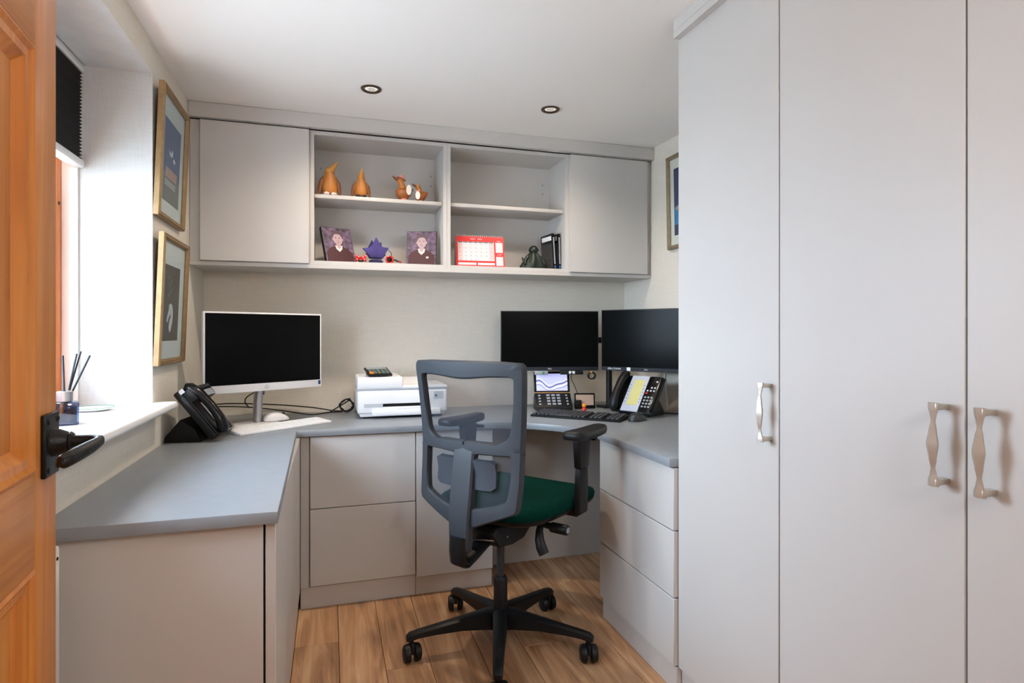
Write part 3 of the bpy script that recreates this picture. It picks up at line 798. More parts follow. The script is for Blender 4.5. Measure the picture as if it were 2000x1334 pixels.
# arms
for s in (-1, 1):
    arm = MB()
    arm.prism([(0.10, 0.497), (0.165, 0.497), (0.172, 0.60), (0.168, 0.66), (0.112, 0.66), (0.106, 0.60)], s * 0.262 - 0.013, s * 0.262 + 0.013, axis='x', bev=0.005)
    arm.box(s * 0.262 - 0.009, s * 0.262 + 0.009, 0.114, 0.168, 0.60, 0.745, bev=0.004)
    arm.prism([(0.108, 0.66), (0.172, 0.66), (0.186, 0.775), (0.095, 0.775)], s * 0.262 - 0.015, s * 0.262 + 0.015, axis='x', bev=0.005)
    arm.box(min(s * 0.08, s * 0.262), max(s * 0.08, s * 0.262), 0.105, 0.16, 0.488, 0.507, bev=0.004)
    ao = arm.build('arm_post', 'chair_black', ch)
    m = MB(); m.box(s * 0.262 - 0.024, s * 0.262 + 0.03, 0.19, 0.215, 0.752, 0.764, bev=0.004)
    m.build('height_button', 'black_plastic', ao)
    rings = []
    N_ = 32
    def pr(g, z):
        pts = []
        for k in range(N_):
            a = 2 * PI * k / N_; c, sn = math.cos(a), math.sin(a); e = 0.5
            x = abs(c) ** e * (1 if c > 0 else -1); y = abs(sn) ** e * (1 if sn > 0 else -1)
            pts.append((s * 0.285 + (0.041 - 0.006 * y - g) * x, 0.135 + (0.128 - g) * y, z + 0.004 * y * y))
        return pts
    m = MB(); m.loft([pr(0.012, 0.774), pr(0.003, 0.776), pr(0.0, 0.785), pr(0.001, 0.797), pr(0.006, 0.803), pr(0.016, 0.805)])
    m.build('arm_pad', 'black_plastic', ch, smooth=50)
# back frame -------------------------------------------------------------
def by(x, z):
    """surface of the backrest: depth from lateral x and height z"""
    t = (z - 0.55) / 0.5
    return -0.232 + 0.035 * (x / 0.23) ** 2 + 0.018 * math.sin(PI * min(max(t, 0), 1)) - 0.012 * max(0, t - 0.3)
def halfw(z):
    ks = [(0.497, 0.04), (0.562, 0.200), (0.575, 0.207), (0.65, 0.212), (0.72, 0.213), (0.80, 0.216), (0.92, 0.224), (1.03, 0.232), (1.06, 0.232)]
    for (a, wa), (b, wb) in zip(ks[:-1], ks[1:]):
        if z <= b: return wa + (wb - wa) * max(0, (z - a)) / (b - a)
    return ks[-1][1]
def resample(poly, n):
    P = [Vector((p[0], p[1])) for p in poly]; P.append(P[0])
    L_ = [0.0]
    for a, b in zip(P[:-1], P[1:]): L_.append(L_[-1] + (b - a).length)
    res = []
    for k in range(n):
        t = L_[-1] * k / n
        i = max(j for j in range(len(L_)) if L_[j] <= t + 1e-9)
        i = min(i, len(P) - 2)
        q = (t - L_[i]) / max(L_[i + 1] - L_[i], 1e-9)
        res.append(P[i] + (P[i + 1] - P[i]) * q)
    return res
def rounded(poly, r, n=5):
    res = []
    k = len(poly)
    for i in range(k):
        p0, p1, p2 = Vector(poly[i - 1]), Vector(poly[i]), Vector(poly[(i + 1) % k])
        d0, d2 = (p0 - p1), (p2 - p1)
        rr = min(r if not isinstance(r, (list, tuple)) else r[i], d0.length * 0.45, d2.length * 0.45)
        a, b = p1 + d0.normalized() * rr, p1 + d2.normalized() * rr
        for j in range(n + 1):
            t = j / n
            res.append(tuple(a * (1 - t) ** 2 + p1 * 2 * t * (1 - t) + b * t ** 2))
    return res
def annulus(m, outer, inner, n=96, steps=(0, 0.5, 1.0), thick=0.022):
    """band between two loops (both start at the lower left and run the same way), laid on the back surface, with thickness"""
    O = resample(outer, n); I = []
    Ir = resample(inner, 400)
    c = sum((p for p in Ir), Vector((0, 0))) / len(Ir)
    import bisect
    ang = [(math.atan2(p.y - c.y, p.x - c.x), p) for p in Ir]
    for p in O:
        a = math.atan2(p.y - c.y, p.x - c.x)
        I.append(min(ang, key=lambda q: abs((q[0] - a + PI) % (2 * PI) - PI))[1])
    loops = []
    for s in steps: loops.append([o.lerp(i, s) for o, i in zip(O, I)])
    front = [[(p.x, by(p.x, p.y) - 0.004, p.y) for p in l] for l in loops]
    back = [[(p.x, by(p.x, p.y) + thick, p.y) for p in l] for l in loops]
    # rounded edge towards the rear face
    def ed(l, ref, d):
        return [((p.x + (q.x - p.x) * 0.0), by(p.x, p.y) + d, p.y) for p, q in zip(l, ref)]
    rings = [back[0], ed(loops[0], loops[1], 0.002)]
    ins = [o.lerp(i, 0.10) for o, i in zip(O, I)]
    ins2 = [o.lerp(i, 0.90) for o, i in zip(O, I)]
    rings.append([(p.x, by(p.x, p.y) - 0.004, p.y) for p in ins])
    for s in steps[1:-1]: rings.append([(p.x, by(p.x, p.y) - 0.005, p.y) for p in [o.lerp(i, s) for o, i in zip(O, I)]])
    rings.append([(p.x, by(p.x, p.y) - 0.004, p.y) for p in ins2])
    rings.append(ed(loops[-1], loops[-2], 0.002)); rings.append(back[-1])
    for s in steps[1:-1][::-1]: rings.append([(p.x, by(p.x, p.y) + thick, p.y) for p in [o.lerp(i, s) for o, i in zip(O, I)]])
    rings.append(back[0])
    m.loft(rings, cap=False)
ZM = 0.765          # where the mesh window's band meets the lower openings
m = MB()
zs = [ZM - 0.02 + (1.04 - ZM + 0.02) * k / 8 for k in range(9)]
outer = [(-halfw(z), z) for z in zs] + [(-0.222, 1.052), (-0.15, 1.056), (0, 1.057), (0.15, 1.056), (0.222, 1.052)] + [(halfw(z), z) for z in zs[::-1]]
outer = outer[::-1]
inner_top = rounded([(-0.172, 0.80), (-0.12, 0.778), (0, 0.772), (0.12, 0.778), (0.172, 0.80), (0.188, 0.90), (0.196, 1.005), (0.11, 1.004), (0.0, 0.992), (-0.11, 1.004), (-0.196, 1.005), (-0.188, 0.90)], [0.03, 0.05, 0.06, 0.05, 0.03, 0.03, 0.012, 0.05, 0.06, 0.05, 0.012, 0.03])
annulus(m, outer, inner_top, 120)
for s in (-1, 1):
    zl = [0.5, 0.52, 0.54, 0.562, 0.575, 0.62, 0.65, 0.70, ZM - 0.02]
    out_l = [(0.0, ZM + 0.02), (s * 0.1, ZM + 0.02), (s * halfw(ZM), ZM)] + [(s * halfw(z), z) for z in zl[::-1]] + [(0.0, 0.495)]
    in_l = rounded([(s * 0.043, 0.742), (s * 0.12, 0.745), (s * 0.178, 0.752), (s * 0.178, 0.66), (s * 0.168, 0.598), (s * 0.11, 0.577), (s * 0.043, 0.562)], [0.012, 0.04, 0.012, 0.05, 0.014, 0.03, 0.01])
    if s > 0: out_l, in_l = out_l[::-1], in_l[::-1]
    annulus(m, out_l, in_l, 96)
bf = m.build('back_frame', 'chair_grey', ch, smooth=35)
# spine down to the bracket
m = MB()
rings = []
for z, w, d in ((0.762, 0.040, -0.002), (0.745, 0.043, 0.004), (0.72, 0.044, 0.010), (0.62, 0.045, 0.020), (0.54, 0.044, 0.026), (0.48, 0.042, 0.028), (0.44, 0.040, 0.028), (0.425, 0.038, 0.026)):
    y = by(0, max(z, 0.5)) - 0.004 - d * 0.55
    rings.append([(-w, y + 0.008, z), (-w + 0.006, y + 0.001, z), (0, y - 0.002, z), (w - 0.006, y + 0.001, z), (w, y + 0.008, z), (w, y + 0.03, z), (-w, y + 0.03, z)])
m.loft(rings)
m.build('spine', 'chair_grey', ch, smooth=35)
# mesh
m = MB()
nx, nz = 16, 16
vs = []; fs = []
for j in range(nz + 1):
    for i in range(nx + 1):
        z = 0.535 + (1.03 - 0.535) * j / nz
        x = -1 + 2 * i / nx
        x *= halfw(z) - 0.022
        vs.append((x, by(x, z) + 0.0195, z))
for j in range(nz):
    for i in range(nx):
        a = j * (nx + 1) + i
        fs.append((a, a + 1, a + nx + 2, a + nx + 1))
m.raw(vs, fs).build('mesh_panel', 'mesh_back', ch, smooth=80)
# lumbar pads seen in the lower openings
m = MB()
for s in (-1, 1):
    rings = []
    for t in range(7):
        x = s * (0.03 + 0.095 * t / 6)
        zt = 0.728 - (0.004 if t < 6 else 0.012); zb = 0.628 + (0.0 if t < 6 else 0.012)
        bw_ = by(x, 0.68) + 0.002 + 0.006 * math.sin(PI * t / 6) * -1
        rings.append([(x, bw_ + 0.0, zb), (x, bw_ + 0.010, zb - 0.004), (x, bw_ + 0.012, zt + 0.004), (x, bw_ - 0.004, zt), (x, bw_ + 0.004, 0.68)])
    m.loft(rings)
m.build('lumbar_pad', 'lumbar_grey', ch, smooth=40)

# ------------------------------------------------------------------ desk: left group
# white all-in-one computer
ai = thing('monitor', 'white framed monitor on a silver stand in the left corner', 'monitor', (-0.262, 2.758, 0.75), R(32))
w, zb, zt = 0.526, 0.150, 0.487
tl = R(-4)
m = MB().box(-w / 2, w / 2, 0.0, 0.018, zb, zt, bev=0.003)
m.prism([(-0.2, zb + 0.03), (0.2, zb + 0.03), (0.2, zt - 0.05), (-0.2, zt - 0.05)], 0.018, 0.034, axis='y', bev=0.006)
hs = m.build('housing', 'white_plastic', ai)
MB().box(-w / 2 + 0.008, w / 2 - 0.008, -0.0008, 0.002, zb + 0.034, zt - 0.007).build('screen', 'screen_black', ai, smooth=0)
m = MB()
m.tube([(0.0 + 0.008 * math.cos(2 * PI * k / 20), -0.0006, zb + 0.017 + 0.008 * math.sin(2 * PI * k / 20)) for k in range(21)], 0.0006, 6)
m.text('hp', 0.011, T(0, -0.0006, zb + 0.0175) @ UP)
m.build('badge', 'label_grey', ai)
MB().box(w / 2 - 0.017, w / 2 - 0.006, -0.0008, 0.001, zb + 0.012, zb + 0.03).build('sticker', 'label_navy', ai, smooth=0)
m = MB(); m.tube([(0, 0.085, 0.006), (0, 0.082, 0.1), (0, 0.06, 0.2), (0, 0.034, 0.28)], [0.02, 0.0195, 0.019, 0.018], 20)
m.build('stand_neck', 'silver', ai)
MB().lathe([(0.0, 0.0), (0.098, 0.0), (0.1, 0.003), (0.097, 0.007), (0.0, 0.008)], 40, mtx=T(-0.03, 0.05, 0) @ Matrix.Diagonal((1.05, 0.85, 1, 1))).build('stand_base', 'white_plastic', ai)
MB().box(0.010, 0.020, 0.0615, 0.07, 0.128, 0.146).build('neck_sticker', 'label_navy', ai, smooth=0)
# white keyboard
def keyboard(lab, l, rz, L_, D_, body, keymat, n, rows, kh=0.004, tilt=0.0, num=False):
    k = thing('keyboard', lab, 'keyboard', l, rot=(tilt, 0, rz))
    MB().prism([(-D_ / 2, 0), (D_ / 2, 0), (D_ / 2, 0.016), (D_ / 2 - 0.02, 0.017), (-D_ / 2, 0.009)], -L_ / 2, L_ / 2, axis='x', bev=0.0025).build('case', body, k)
    m = MB()
    px = (L_ - 0.016) / n; py = (D_ - 0.018) / rows
    for r in range(rows):
        c = 0
        while c < n:
            if num and c in (int(n * 0.66), int(n * 0.82)):
                c += 1; continue
            span = 6 if (r == 0 and c == 4) else 1
            x0 = -L_ / 2 + 0.008 + c * px; y0 = -D_ / 2 + 0.009 + r * py
            zz = 0.009 + 0.008 * (r + 0.5) / rows
            m.box(x0 + px * 0.07, x0 + px * (span - 0.07), y0 + py * 0.08, y0 + py * 0.9, zz - 0.001, zz + kh, bev=kh * 0.3, seg=1)
            c += span
    stuff(m.build('keys', keymat, k))
    return k
keyboard('slim white keyboard in front of the white monitor', (-0.197, 2.672, 0.75), R(37), 0.425, 0.112, 'white_plastic', 'white_plastic', 19, 6, kh=0.002)
def mouse(lab, l, rz, body, s=1.0):
    k = thing('mouse', lab, 'mouse', l, rz)
    rings = []
    for t in range(11):
        u = t / 10.0
        y = -0.055 + 0.11 * u
        h = 0.036 * math.sin(PI * (0.06 + 0.9 * u) ** 0.8) ** 0.7 + 0.002
        w_ = 0.03 * (1 - (2 * u - 1) ** 4 * 0.55)
        rings.append([(-w_, y, 0.001), (-w_, y, h * 0.45), (-w_ * 0.7, y, h * 0.85), (0, y, h), (w_ * 0.7, y, h * 0.85), (w_, y, h * 0.45), (w_, y, 0.001)])
    MB().loft([[(x * s, y * s, z * s) for x, y, z in r] for r in rings]).build('shell', body, k, smooth=70)
    MB().lathe([(0.0, -0.003), (0.007, -0.003), (0.008, 0), (0.007, 0.003), (0.0, 0.003)], 14, axis='x', c=(0, 0.034 * s, 0.026 * s)).build('wheel', 'bezel_dark', k)
    return k
mouse('white computer mouse at the foot of the white monitor stand', (-0.232, 2.845, 0.759), R(-60), 'white_plastic')
# black desk phone on the left
def desk_phone_left():
    k = thing('desk_phone', 'black desk phone tilted up on its wedge, against the left wall', 'phone', (-0.478, 2.502, 0.75), R(82))
    # local: front edge at -y, slab rises towards +y
    MB().prism([(-0.04, 0.0), (0.088, 0.0), (0.084, 0.02), (0.03, 0.085), (-0.02, 0.045)], -0.095, 0.085, axis='x', bev=0.004).build('wedge_stand', 'deep_black', k)
    q = T(0, -0.085, 0.012, R(52))          # slab frame: x, along slope y, out z
    b = MB(); b.box(-0.1, 0.1, 0.0, 0.215, -0.012, 0.018, bev=0.008, mtx=q)
    b.prism([(-0.1, 0.018), (0.1, 0.018), (0.1, 0.05), (-0.1, 0.05)], 0.15, 0.20, axis='y', bev=0.006, mtx=q)
    body = b.build('body', 'black_plastic', k)
    m = MB(); m.box(-0.1, -0.045, 0.0, 0.215, 0.018, 0.024, bev=0.003, mtx=q); m.build('cradle', 'black_plastic', k)
    m = MB(); m.tube([(-0.072, 0.0, 0.034), (-0.072, 0.012, 0.042), (-0.072, 0.05, 0.056), (-0.072, 0.107, 0.061), (-0.072, 0.165, 0.056), (-0.072, 0.203, 0.042), (-0.072, 0.215, 0.034)],
                     [0.017, 0.025, 0.022, 0.0185, 0.022, 0.026, 0.018], 16, flat=(1, 0.8), mtx=q)
    m.build('handset', 'black_gloss', k, smooth=60)
    MB().box(-0.101, -0.097, 0.196, 0.212, 0.012, 0.03, mtx=q).build('handset_clip', 'silver', k)
    m = MB()
    for i in range(4):
        for j in range(4):
            m.box(-0.03 + i * 0.024, -0.012 + i * 0.024, 0.03 + j * 0.024, 0.048 + j * 0.024, 0.018, 0.022, bev=0.0015, seg=1, mtx=q)
    stuff(m.build('keys', 'key_dark', k))
    m = MB()
    for i in range(6): m.box(-0.092 + i * 0.03, -0.072 + i * 0.03, 0.185, 0.198, 0.0495, 0.058, bev=0.002, seg=1, mtx=q)
    m.build('function_keys', 'key_dark', k)
    MB().box(-0.02, 0.085, 0.152, 0.178, 0.0495, 0.0505, mtx=q).build('display', 'label_grey', k, smooth=0)
    m = MB(); m.tube([(-0.036, 0.06, 0.026), (-0.036, 0.14, 0.026)], 0.0035, 8, mtx=q); m.build('silver_trim', 'silver', k)
    m = MB(); m.tube([(-0.03, 0.003, 0.021), (0.095, 0.003, 0.021), (0.095, 0.06, 0.021)], 0.002, 8, mtx=q); m.build('edge_trim', 'silver', k)
desk_phone_left()

# cables behind the white monitor
def smooth_path(pts, n=6):
    P = [Vector(p) for p in pts]; res = []
    for i in range(len(P) - 1):
        p0, p1, p2, p3 = P[max(i - 1, 0)], P[i], P[i + 1], P[min(i + 2, len(P) - 1)]
        for k in range(n):
            t = k / n
            res.append(0.5 * ((2 * p1) + (-p0 + p2) * t + (2 * p0 - 5 * p1 + 4 * p2 - p3) * t * t + (-p0 + 3 * p1 - 3 * p2 + p3) * t ** 3))
    res.append(P[-1]); return res
def cable(lab, pts, r=0.003, mt='black_plastic', n=6):
    o = MB().tube(smooth_path(pts, n), r, 7).build('cable', mt, smooth=60)
    return tag(o, lab, 'cable')
cable('black cable stretched along the back wall, upper of two behind the white monitor', [(-0.55, 3.02, 0.815), (-0.45, 3.10, 0.812), (-0.25, 3.135, 0.795), (-0.08, 3.13, 0.775), (0.02, 3.12, 0.757), (0.10, 3.11, 0.756)])
cable('black cable sagging across the worktop, lower of two behind the white monitor', [(-0.545, 3.0, 0.812), (-0.42, 3.08, 0.798), (-0.30, 3.10, 0.782), (-0.15, 3.08, 0.757), (-0.08, 3.03, 0.754), (0.0, 3.09, 0.754), (0.06, 3.10, 0.754)])
cable('short black cable dropping behind the silver monitor stand', [(-0.26, 2.90, 0.93), (-0.29, 2.93, 0.90), (-0.36, 2.95, 0.86), (-0.375, 2.97, 0.83), (-0.36, 3.0, 0.80)], 0.0026)
lp = []
for k in range(40):
    a = 2 * PI * k / 13
    lp.append((0.078 + 0.032 * math.cos(a) + 0.004 * math.sin(k * 1.7), 3.07 + 0.012 * math.sin(a * 0.7) - 0.0005 * k, 0.789 + (0.026 + 0.006 * math.sin(k * 0.9)) * math.sin(a)))
cable('coiled black power cable left of the white printer', [(0.0, 3.10, 0.755)] + lp[2:], 0.0032, n=3)

# ------------------------------------------------------------------ printer
pt = thing('printer', 'white multifunction printer on the worktop behind the chair', 'printer', (0.335, 2.965, 0.75))
m = MB(); m.box(-0.215, 0.205, -0.14, 0.15, 0.022, 0.132, bev=0.010, seg=3); m.box(-0.205, 0.195, -0.13, 0.14, 0.006, 0.03, bev=0.008)
m.build('body', 'print_white', pt)
MB().box(-0.214, 0.204, -0.139, 0.149, 0.1325, 0.1355).build('seam', 'print_grey', pt, smooth=0)
MB().box(-0.215, 0.205, -0.139, 0.15, 0.136, 0.150, bev=0.004).build('scanner_lid', 'print_white', pt)
MB().box(-0.215, -0.005, -0.141, 0.14, 0.1365, 0.192, bev=0.008, seg=3).build('document_feeder', 'print_white', pt)
MB().prism([(-0.02, 0.15), (0.14, 0.15), (0.14, 0.172), (0.09, 0.176)], -0.004, 0.14, axis='x', bev=0.002).build('feeder_tray', 'print_white', pt)
MB().box(-0.10, 0.12, -0.1425, -0.13, 0.054, 0.068, bev=0.001, seg=1).build('paper_slot', 'deep_black', pt)
MB().box(-0.185, -0.1, -0.1425, -0.13, 0.052, 0.07, bev=0.001, seg=1).build('slot_end', 'print_grey', pt)
m = MB(); m.box(-0.15, 0.17, -0.158, -0.05, 0.012, 0.04, bev=0.006); m.box(-0.09, 0.11, -0.15, -0.09, 0.04, 0.0535, bev=0.003)
m.build('output_tray', 'print_white', pt)
m = MB(); m.box(0.14, 0.185, -0.1415, -0.139, 0.085, 0.12, bev=0.0004, seg=1); m.build('control_panel', 'print_grey', pt)
MB().lathe([(0.0, -0.1435), (0.005, -0.1435), (0.005, -0.141)], 12, axis='y', c=(0.15, 0, 0.10)).build('power_button', 'bezel_dark', pt)
MB().box(-0.19, 0.18, -0.12, 0.12, 0.0, 0.007).build('feet', 'deep_black', pt, smooth=0)
# calculator on the document feeder
ca = thing('calculator', 'black pocket calculator with an orange key on top of the printer', 'calculator', (0.222, 2.875, 0.9455), R(9))
cq_ = T(0, -0.02, 0.002, R(14), 0, 0)
MB().box(-0.056, 0.056, -0.012, 0.105, 0.0, 0.010, bev=0.003, mtx=cq_).build('case', 'black_plastic', ca)
MB().prism([(0.02, 0.0), (0.08, 0.0), (0.072, 0.021), (0.03, 0.011)], -0.045, 0.045, axis='x').build('stand', 'black_plastic', ca)
MB().box(-0.047, 0.047, 0.075, 0.098, 0.0098, 0.0108, mtx=cq_).build('display', 'label_grey', ca, smooth=0)
m = MB()
for i in range(5):
    for j in range(3):
        if (i, j) == (0, 0): continue
        m.box(-0.047 + i * 0.0195, -0.032 + i * 0.0195, 0.0 + j * 0.024, 0.015 + j * 0.024, 0.010, 0.0145, bev=0.001, seg=1, mtx=cq_)
m.build('keys', 'key_grey_green', ca)
MB().box(-0.049, -0.029, -0.004, 0.016, 0.010, 0.0155, bev=0.002, mtx=cq_).build('orange_key', 'orange_bead', ca)

# ------------------------------------------------------------------ desk: right corner group
def flat_monitor(lab, p0, ang, w, zb, zt, extra=None):
    """p0 = left end of the lower edge, ang = heading of its width"""
    k = thing('monitor', lab, 'monitor', (p0[0] + math.cos(ang) * w / 2, p0[1] + math.sin(ang) * w / 2, zb), ang)
    h = zt - zb
    MB().box(-w / 2, w / 2, 0.002, 0.02, 0, h, bev=0.002).build('housing', 'bezel_dark', k)
    MB().prism([(-0.17, 0.06), (0.17, 0.06), (0.13, h - 0.07), (-0.13, h - 0.07)], 0.02, 0.042, axis='y', bev=0.006).build('back_bulge', 'black_plastic', k)
    MB().box(-w / 2 + 0.004, w / 2 - 0.004, 0.0, 0.004, 0.02, h - 0.004).build('screen', 'screen_matte', k, smooth=0)
    m = MB(); m.text('DELL', 0.0095, T(0, 0.0012, 0.010) @ UP); m.build('badge', 'label_white', k, smooth=0)
    return k
mA = flat_monitor('black monitor facing the chair, left of the pair in the corner', (0.845, 2.955), math.atan2(-0.115, 0.51), 0.515, 0.952, 1.264)
mBang = math.atan2(-0.82, 0.573)
mB_ = flat_monitor('black monitor partly hidden by the wardrobe, right of the pair', (1.343, 2.80), mBang, 0.50, 0.957, 1.268)
m = MB(); m.text('DELL P2419H', 0.013, T(-0.175, 0.0012, 0.010) @ UP)
m.build('spec_print', 'label_white', mB_, smooth=0)
m = MB(); m.raw([(x, 0.001, z) for x, z in ((-0.105, 0.002), (-0.085, 0.002), (-0.085, 0.019), (-0.105, 0.019))], [(0, 1, 2, 3)])
m.build('round_sticker', 'label_white', mB_, smooth=0)
ms = thing('monitor_stand', 'black pole stand holding the two black monitors', 'stand', (1.435, 2.895, 0.75))
MB().box(-0.05, 0.05, -0.05, 0.05, 0, 0.01, bev=0.002).build('base_plate', 'black_plastic', ms)
MB().tube([(0, 0, 0.009), (0, 0, 0.42)], 0.0165, 16).build('pole', 'chair_black', ms)
MB().tube([(-0.005, 0, 0.36), (-0.16, 0.075, 0.36), (-0.31, 0.065, 0.36)], 0.014, 10, flat=(0.7, 1.2)).build('arm', 'chair_black', ms)
MB().tube([(0.005, 0, 0.34), (0.08, -0.06, 0.34), (0.10, -0.245, 0.34)], 0.014, 10, flat=(0.7, 1.2)).build('arm', 'chair_black', ms)
# video phone
vp = thing('video_phone', 'black video phone with a lit lavender screen under the left black monitor', 'phone', (1.12, 2.93, 0.75), R(-12))
MB().prism([(-0.095, 0.0), (0.03, 0.0), (0.03, 0.06), (-0.01, 0.085), (-0.09, 0.02)], -0.095, 0.095, axis='x', bev=0.004).build('base', 'black_plastic', vp)
q = T(0, -0.005, 0.082, R(-14))
MB().box(-0.095, 0.095, -0.004, 0.016, 0, 0.115, bev=0.004, mtx=q).build('screen_housing', 'black_gloss', vp)
m = MB()
def onq(poly, d, mi):
    m.raw([tuple(q @ Vector((x, -0.0042 - d, z))) for x, z in poly], [tuple(range(len(poly)))], mi)
onq([(-0.083, 0.012), (0.083, 0.012), (0.083, 0.103), (-0.083, 0.103)], 0.0002, 0)
for k, (mi, zo, th) in enumerate(((1, 0.0, 0.007), (2, -0.012, 0.006), (1, -0.022, 0.003), (2, 0.011, 0.003))):
    ptsu = []; ptsl = []
    for i in range(17):
        x = -0.083 + 0.166 * i / 16
        z = 0.048 + zo + 0.016 * math.cos(2 * PI * (x + 0.083) / 0.166) + 0.006 * math.sin(4 * PI * x / 0.166)
        z = max(z, 0.0165); ptsu.append((x, z + th / 2)); ptsl.append((x, max(z - th / 2, 0.0125)))
    onq(ptsl + ptsu[::-1], 0.0004 + 0.0001 * k, mi)
m.build('screen', ['panel_lavender', 'panel_wave', 'panel_pale'], vp, smooth=0)
MB().box(-0.096, 0.096, -0.0065, 0.0, -0.001, 0.004, mtx=q).build('trim_line', 'bronze_line', vp, smooth=0)
q2 = T(0, -0.09, 0.02, math.atan2(0.065, 0.08))
m = MB()
for i in range(3):
    for j in range(4): m.box(-0.035 + i * 0.027, -0.017 + i * 0.027, 0.012 + j * 0.021, 0.024 + j * 0.021, 0.0, 0.005, bev=0.001, seg=1, mtx=q2)
for j in range(4):
    m.box(-0.078, -0.066, 0.012 + j * 0.021, 0.022 + j * 0.021, 0.0, 0.004, bev=0.001, seg=1, mtx=q2); m.box(0.066, 0.076, 0.012 + j * 0.021, 0.022 + j * 0.021, 0.0, 0.004, bev=0.001, seg=1, mtx=q2)
stuff(m.build('keys', 'label_grey', vp))
# small screen device with a lead
sd = thing('photo_display', 'small black framed tan display standing behind the black keyboard', 'display', (1.285, 2.875, 0.75), rot=(R(-8), 0, R(-15)))
MB().box(-0.055, 0.055, 0, 0.014, 0, 0.082, bev=0.005).build('frame', 'black_gloss', sd)
MB().box(-0.047, 0.047, -0.0006, 0.002, 0.018, 0.073).build('screen', 'tan_glass', sd, smooth=0)
MB().box(-0.055, -0.02, -0.02, 0.0, 0, 0.045, bev=0.005).build('camera_block', 'deep_black', sd)
MB().prism([(0.014, 0), (0.05, 0), (0.014, 0.04)], -0.02, 0.02, axis='x').build('foot', 'black_plastic', sd)
cable('thin black lead dropping from the hub to the small tan display', [(1.20, 2.855, 0.945), (1.205, 2.87, 0.91), (1.23, 2.885, 0.87), (1.25, 2.895, 0.83)], 0.0018)
om = thing('toy_ornament', 'tiny orange and red bead ornament on the black keyboard edge', 'ornament', (1.222, 2.745, 0.75))
MB().ball((0, 0, 0.013), 0.012, 0.012, 0.013, 12).build('red_bead', 'red_bead', om)
MB().ball((0, 0, 0.034), 0.011, 0.011, 0.011, 12).build('orange_bead', 'orange_bead', om)
# things hanging under the left black monitor
hb = thing('cable_hub', 'slim black hub with two white lights under the left black monitor', 'hub', (1.205, 2.862, 0.932), R(-12.7))
MB().box(-0.06, 0.06, 0, 0.03, 0, 0.02, bev=0.002).build('case', 'black_plastic', hb)
for s in (-1, 1): MB().box(s * 0.009 - 0.007, s * 0.009 + 0.007, -0.001, 0.003, 0.004, 0.018, bev=0.001, seg=1).build('light', 'label_white', hb)
wc = thing('webcam', 'small grey gadget with a green light under the left black monitor', 'gadget', (1.05, 2.90, 0.93), R(-12.7))
MB().box(-0.035, 0.035, 0, 0.02, 0, 0.022, bev=0.004).build('case', 'label_grey', wc)
MB().box(0.004, 0.016, -0.001, 0.002, 0.004, 0.017).build('light', 'green_led', wc, smooth=0)
pts = [(1.31 + 0.02 * math.cos(k * 0.9) * (1 + 0.2 * math.sin(k * 2.1)), 2.845 + 0.006 * math.sin(k * 1.3), 0.925 + 0.017 * math.sin(k * 0.9)) for k in range(26)]
cable('bunched black cable hanging between the two black monitors', pts, 0.0032, n=3)
tag(MB().ball((1.30, 2.828, 0.945), 0.005, 0.004, 0.005, 10).build('indicator_light', 'orange_bead'), 'tiny orange indicator light on the bunched cable between the black monitors', 'light')
# black keyboard and mouse
keyboard('black full size keyboard behind the chair arm', (1.125, 2.585, 0.75), R(-44), 0.44, 0.15, 'deep_black', 'key_dark', 21, 6, kh=0.007, num=True)
mouse('black and grey mouse in front of the right desk phone', (1.338, 2.412, 0.75), R(-60), 'bezel_dark')
# right desk phone with yellow display
ph = thing('desk_phone', 'black and silver desk phone with a yellow display, near the wardrobe', 'phone', (1.43, 2.585, 0.75), R(-64))
MB().prism([(-0.05, 0.0), (0.10, 0.0), (0.10, 0.02), (0.05, 0.09), (0.02, 0.09)], -0.075, 0.09, axis='x', bev=0.004).build('stand', 'black_plastic', ph)
ph.scale = (1.04, 0.95, 0.93)
q = T(0, -0.06, 0.016, R(56))
MB().box(-0.11, 0.12, 0, 0.215, -0.014, 0.012, bev=0.006, mtx=q).build('body', 'black_plastic', ph)
MB().box(-0.045, 0.05, 0.0, 0.21, 0.012, 0.022, bev=0.002, mtx=q).build('display_surround', 'phone_silver', ph)
MB().box(-0.022, 0.033, 0.035, 0.185, 0.0218, 0.0228, mtx=q).build('display', 'lcd_yellow', ph, smooth=0)
m = MB()
for j in range(6):
    for xx in (-0.04, 0.037): m.box(xx, xx + 0.008, 0.05 + j * 0.02, 0.056 + j * 0.02, 0.0218, 0.0235, mtx=q)
m.build('side_keys', 'label_grey', ph, smooth=0)
MB().box(0.056, 0.118, 0.004, 0.21, 0.012, 0.026, bev=0.006, mtx=q).build('keypad_plate', 'black_gloss', ph)
m = MB()
for i in range(3):
    for j in range(4): m.box(0.064 + i * 0.017, 0.075 + i * 0.017, 0.025 + j * 0.018, 0.035 + j * 0.018, 0.026, 0.029, bev=0.001, seg=1, mtx=q)
stuff(m.build('keys', 'label_grey', ph))
for (i, j) in ((0, 0), (2, 0), (2, 1), (1, 0), (1, 1), (2, 3)):
    MB().box(0.064 + i * 0.017, 0.074 + i * 0.017, 0.118 + j * 0.018, 0.127 + j * 0.018, 0.026, 0.029, bev=0.001, seg=1, mtx=q).build('menu_key', 'key_light', ph)
MB().box(0.062, 0.074, 0.103, 0.112, 0.026, 0.0295, bev=0.001, seg=1, mtx=q).build('red_key', 'red_key', ph)
m = MB(); m.tube([(-0.08, -0.002, 0.028), (-0.08, 0.01, 0.036), (-0.08, 0.05, 0.05), (-0.08, 0.107, 0.056), (-0.08, 0.165, 0.05), (-0.08, 0.205, 0.036), (-0.08, 0.222, 0.026)], [0.016, 0.025, 0.021, 0.018, 0.021, 0.025, 0.016], 16, flat=(1, 0.8), mtx=q)
